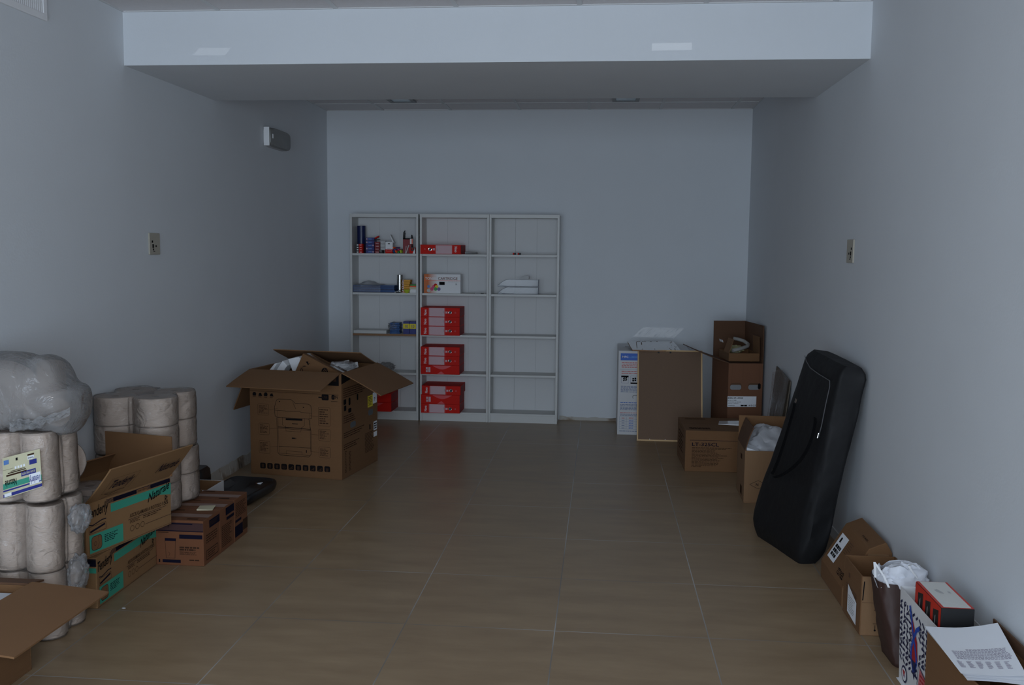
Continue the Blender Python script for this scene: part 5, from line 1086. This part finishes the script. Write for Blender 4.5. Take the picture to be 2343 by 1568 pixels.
# ---- big clear sack on the tower
def sack():
    O = Vector((-2.2, 3.42, .80)); t = empty('plastic_sack', 'big clear plastic sack of loose paper rolls lying on top of the left tower', 'sack', tuple(O))
    mb = MB(); Yc = 3.42
    ol = [(-70, 985), (-70, 830), (-20, 806), (30, 805), (56, 810), (68, 817), (84, 816), (100, 811), (118, 817), (132, 830), (143, 850), (152, 868), (166, 878), (182, 884), (191, 898), (192, 925), (189, 955), (180, 978), (172, 990), (140, 992), (100, 991), (60, 998), (46, 985), (20, 992)]
    P = [at(*c, Y=Yc) for c in ol]; N = len(P); c = sum(P, Vector())/N; c.z = .92; ds = 11; rings = []
    # resample
    Q = []
    for k in range(N):
        for s in range(4):
            p0, p1, p2, p3 = P[(k-1) % N], P[k], P[(k+1) % N], P[(k+2) % N]; f = s/4
            Q.append(.5*((2*p1)+(p2-p0)*f+(2*p0-5*p1+4*p2-p3)*f*f+(3*p1-p0-3*p2+p3)*f**3))
    for j in range(ds*2+1):
        a = -math.pi/2+math.pi*j/(2*ds); s = max(.02, math.cos(a)**.55) if abs(math.cos(a)) > 1e-6 else .02; y = .15*math.sin(a)
        rings.append([Vector((c.x+(q.x-c.x)*s, Yc+y*(.9 if y < 0 else 1.0)+noise.noise(Vector((q.x*9, q.z*9, y*11)))*.028*s, c.z+(q.z-c.z)*s))-O+Vector((1, 0, .7))*noise.noise(Vector((q.x*14+3, q.z*14, y*16)))*.014*(1-abs(math.sin(a)))*0 for q in Q])
    for r in rings:
        for p in r:
            p.x = max(p.x, WL+.003-O.x); p.z = max(p.z, .001) if p.x < .16 else p.z
    mb.loft(rings, M['film_milky']); o = mb.build('sack_film', t, smooth=True)
    mb = MB(); r = random.Random(4); gl = film('film_crease', tint=(.62, .63, .64), clear=.72, haze=.5, rough=.1, bump=1, bscale=60)   # creased gathered mouth along the bottom
    y0 = Yc-.148
    def rib(u, v):
        px_ = 22+138*u; py = 975-34*u*u+(v-.5)*(26-8*u)+3*noise.noise(Vector((u*9, v*3, 0)))*3; p = at(px_, py, Y=y0-.012*math.sin(math.pi*v)-.010*noise.noise(Vector((u*16-v*3, v*14, 2)))); return p-O
    mb.grid(rib, 60, 12, gl)
    mb.build('gathered_mouth', t, smooth=True)
    mb = MB(); 
    for i, (px_, py, yy, rad, dr) in enumerate(((10, 900, 3.44, .115, (.75, -.5, .75)), (118, 868, 3.46, .052, (.2, -.3, 1)), (110, 945, 3.42, .055, (1, -.4, .15)))):
        cc = at(px_, py, Y=yy); d_ = Vector(dr).normalized()
        e = empty('loose_roll', ['large beige paper roll inside the clear sack on the tower', 'small roll at the upper right inside the clear sack', 'small roll at the lower right inside the clear sack'][i], 'paper roll', tuple(cc), group='rolls inside the clear sack')
        mb = MB(); mb.cyl(-d_*.07, d_*.06, rad, M['roll_paper'], 40); mb.build('paper', e, smooth=True)
sack()
# ---- small white open box, dark bin, flat black device
def wbox():
    x0, y0, w, d, h = -2.30, 4.80, .213, .225, .195; t = empty('white_open_box', 'small white box with open brown inside behind the soap cartons', 'box', (x0, y0, 0))
    wl = mat('white_card', (.62, .62, .63), .6); carton_open(t, w, d, h, wl, wl); mb = MB(); mb.box((.007, d-.0085, .01), (w-.007, d-.0065, h-.001), M['card_in']); mb.box((.0065, .007, .01), (.0085, d-.009, h-.001), M['card_in']); mb.build('inner_lining', t)
wbox()
def bin_():
    t = empty('black_case', 'black rounded plastic case standing against the left wall behind the white box', 'case', (-2.33, 5.16, 0)); bk = mat('black_plastic', (.010, .009, .010), .35)
    rings = []
    for z, s in ((0, .92), (.01, 1), (.17, 1), (.212, .95), (.228, .8), (.23, .5)):
        rings.append([(.085*s*math.copysign(abs(math.cos(a))**.4, math.cos(a)), .095*s*math.copysign(abs(math.sin(a))**.4, math.sin(a)), z) for a in [2*math.pi*k/40 for k in range(40)]])
    mb = MB(); mb.loft(rings, bk); mb.build('case_body', t, smooth=True); mb = MB(); mb.tube([(.01, -.096, .02), (.014, -.097, .18), (.012, -.09, .215)], .002, M['black_gloss'], 6); mb.build('ridge', t)
bin_()
def device():
    q = [at(560, 1141, Z=.0), at(627, 1112, Z=0.02), at(608, 1102, Z=.05), at(530, 1099, Z=.05)]
    C0 = Vector((-2.14, 5.39, 0)); t = empty('black_device', 'flat black plastic device with rounded corners lying on the floor', 'device', tuple(C0), -.12); bk = mat('device_black', (.010, .010, .012), .32)
    def ring(z, s, e=.28): return [((.165*s)*math.copysign(abs(math.cos(a))**e, math.cos(a)), (.20*s)*math.copysign(abs(math.sin(a))**e, math.sin(a)), z+.012*math.sin(a)) for a in [2*math.pi*k/64 for k in range(64)]]
    rs = [ring(.012, .90), ring(.02, .96), ring(.045, 1), ring(.06, .985), ring(.068, .95), ring(.070, .90), ring(.067, .88), ring(.067, .3)]
    mb = MB(); mb.loft(rs, bk); mb.build('casing', t, smooth=True)
    mb = MB(); mb.box((.045, .07, .066), (.075, .10, .0735), mat('label_gold', hexc(180, 120, 70), .4)); mb.box((.078, .07, .066), (.10, .10, .0735), M['paper']); mb.build('sticker', t)
    mb = MB(); 
    for s in (-1, 1): mb.box((s*.10-.02, -.15, 0), (s*.10+.02, -.13, .02), bk); mb.box((s*.10-.02, .13, 0), (s*.10+.02, .15, .03), bk)
    mb.build('feet', t)
device()
# ---- carton cut by the lower left corner
def near_carton():
    w, d, h = .42, .50, .308; x0, y0 = -1.985-w, 2.55; t = empty('open_carton', 'open brown carton cut by the lower left photo corner, its flap spread out', 'carton', (x0, y0, 0))
    carton_open(t, w, d, h, M['card'], M['card_in']); flap(t, 'right', w, d, h, .285, -3, M['card_in'], bend=-3, cut=-.02); flap(t, 'back', w, d, h, .10, -14, M['card_dark'], bend=4); flap(t, 'left', w, d, h, .04, 60, M['card_dark'])
    mb = MB(); mb.grid(lambda u, v: (w-.006+.16+.03*v+.02*math.sin(u*17)*(1-v), d-.06-.33*(1-u)-.0, h-.035-.022*v-.01*math.sin(u*8)), 14, 3, M['film_clear']); mb.build('loose_film', t, smooth=True)
    one('foam_sheet', lambda b: b.box((x0+.01, y0+.03, h-.035), (x0+w-.012, y0+d-.03, h-.02), mat('foam_sheet', (.6, .62, .66), .6)), 'flat whitish foam sheet inside the carton at the lower left corner', 'foam')
near_carton()
one('foam_crumb', lambda b: crumple(b, tuple(at(283, 1392, Z=.004)), (.009, .005, .003), M['lgrey'], 2, sub=2), 'tiny white crumb on the floor tiles before the towel cartons', 'crumb')
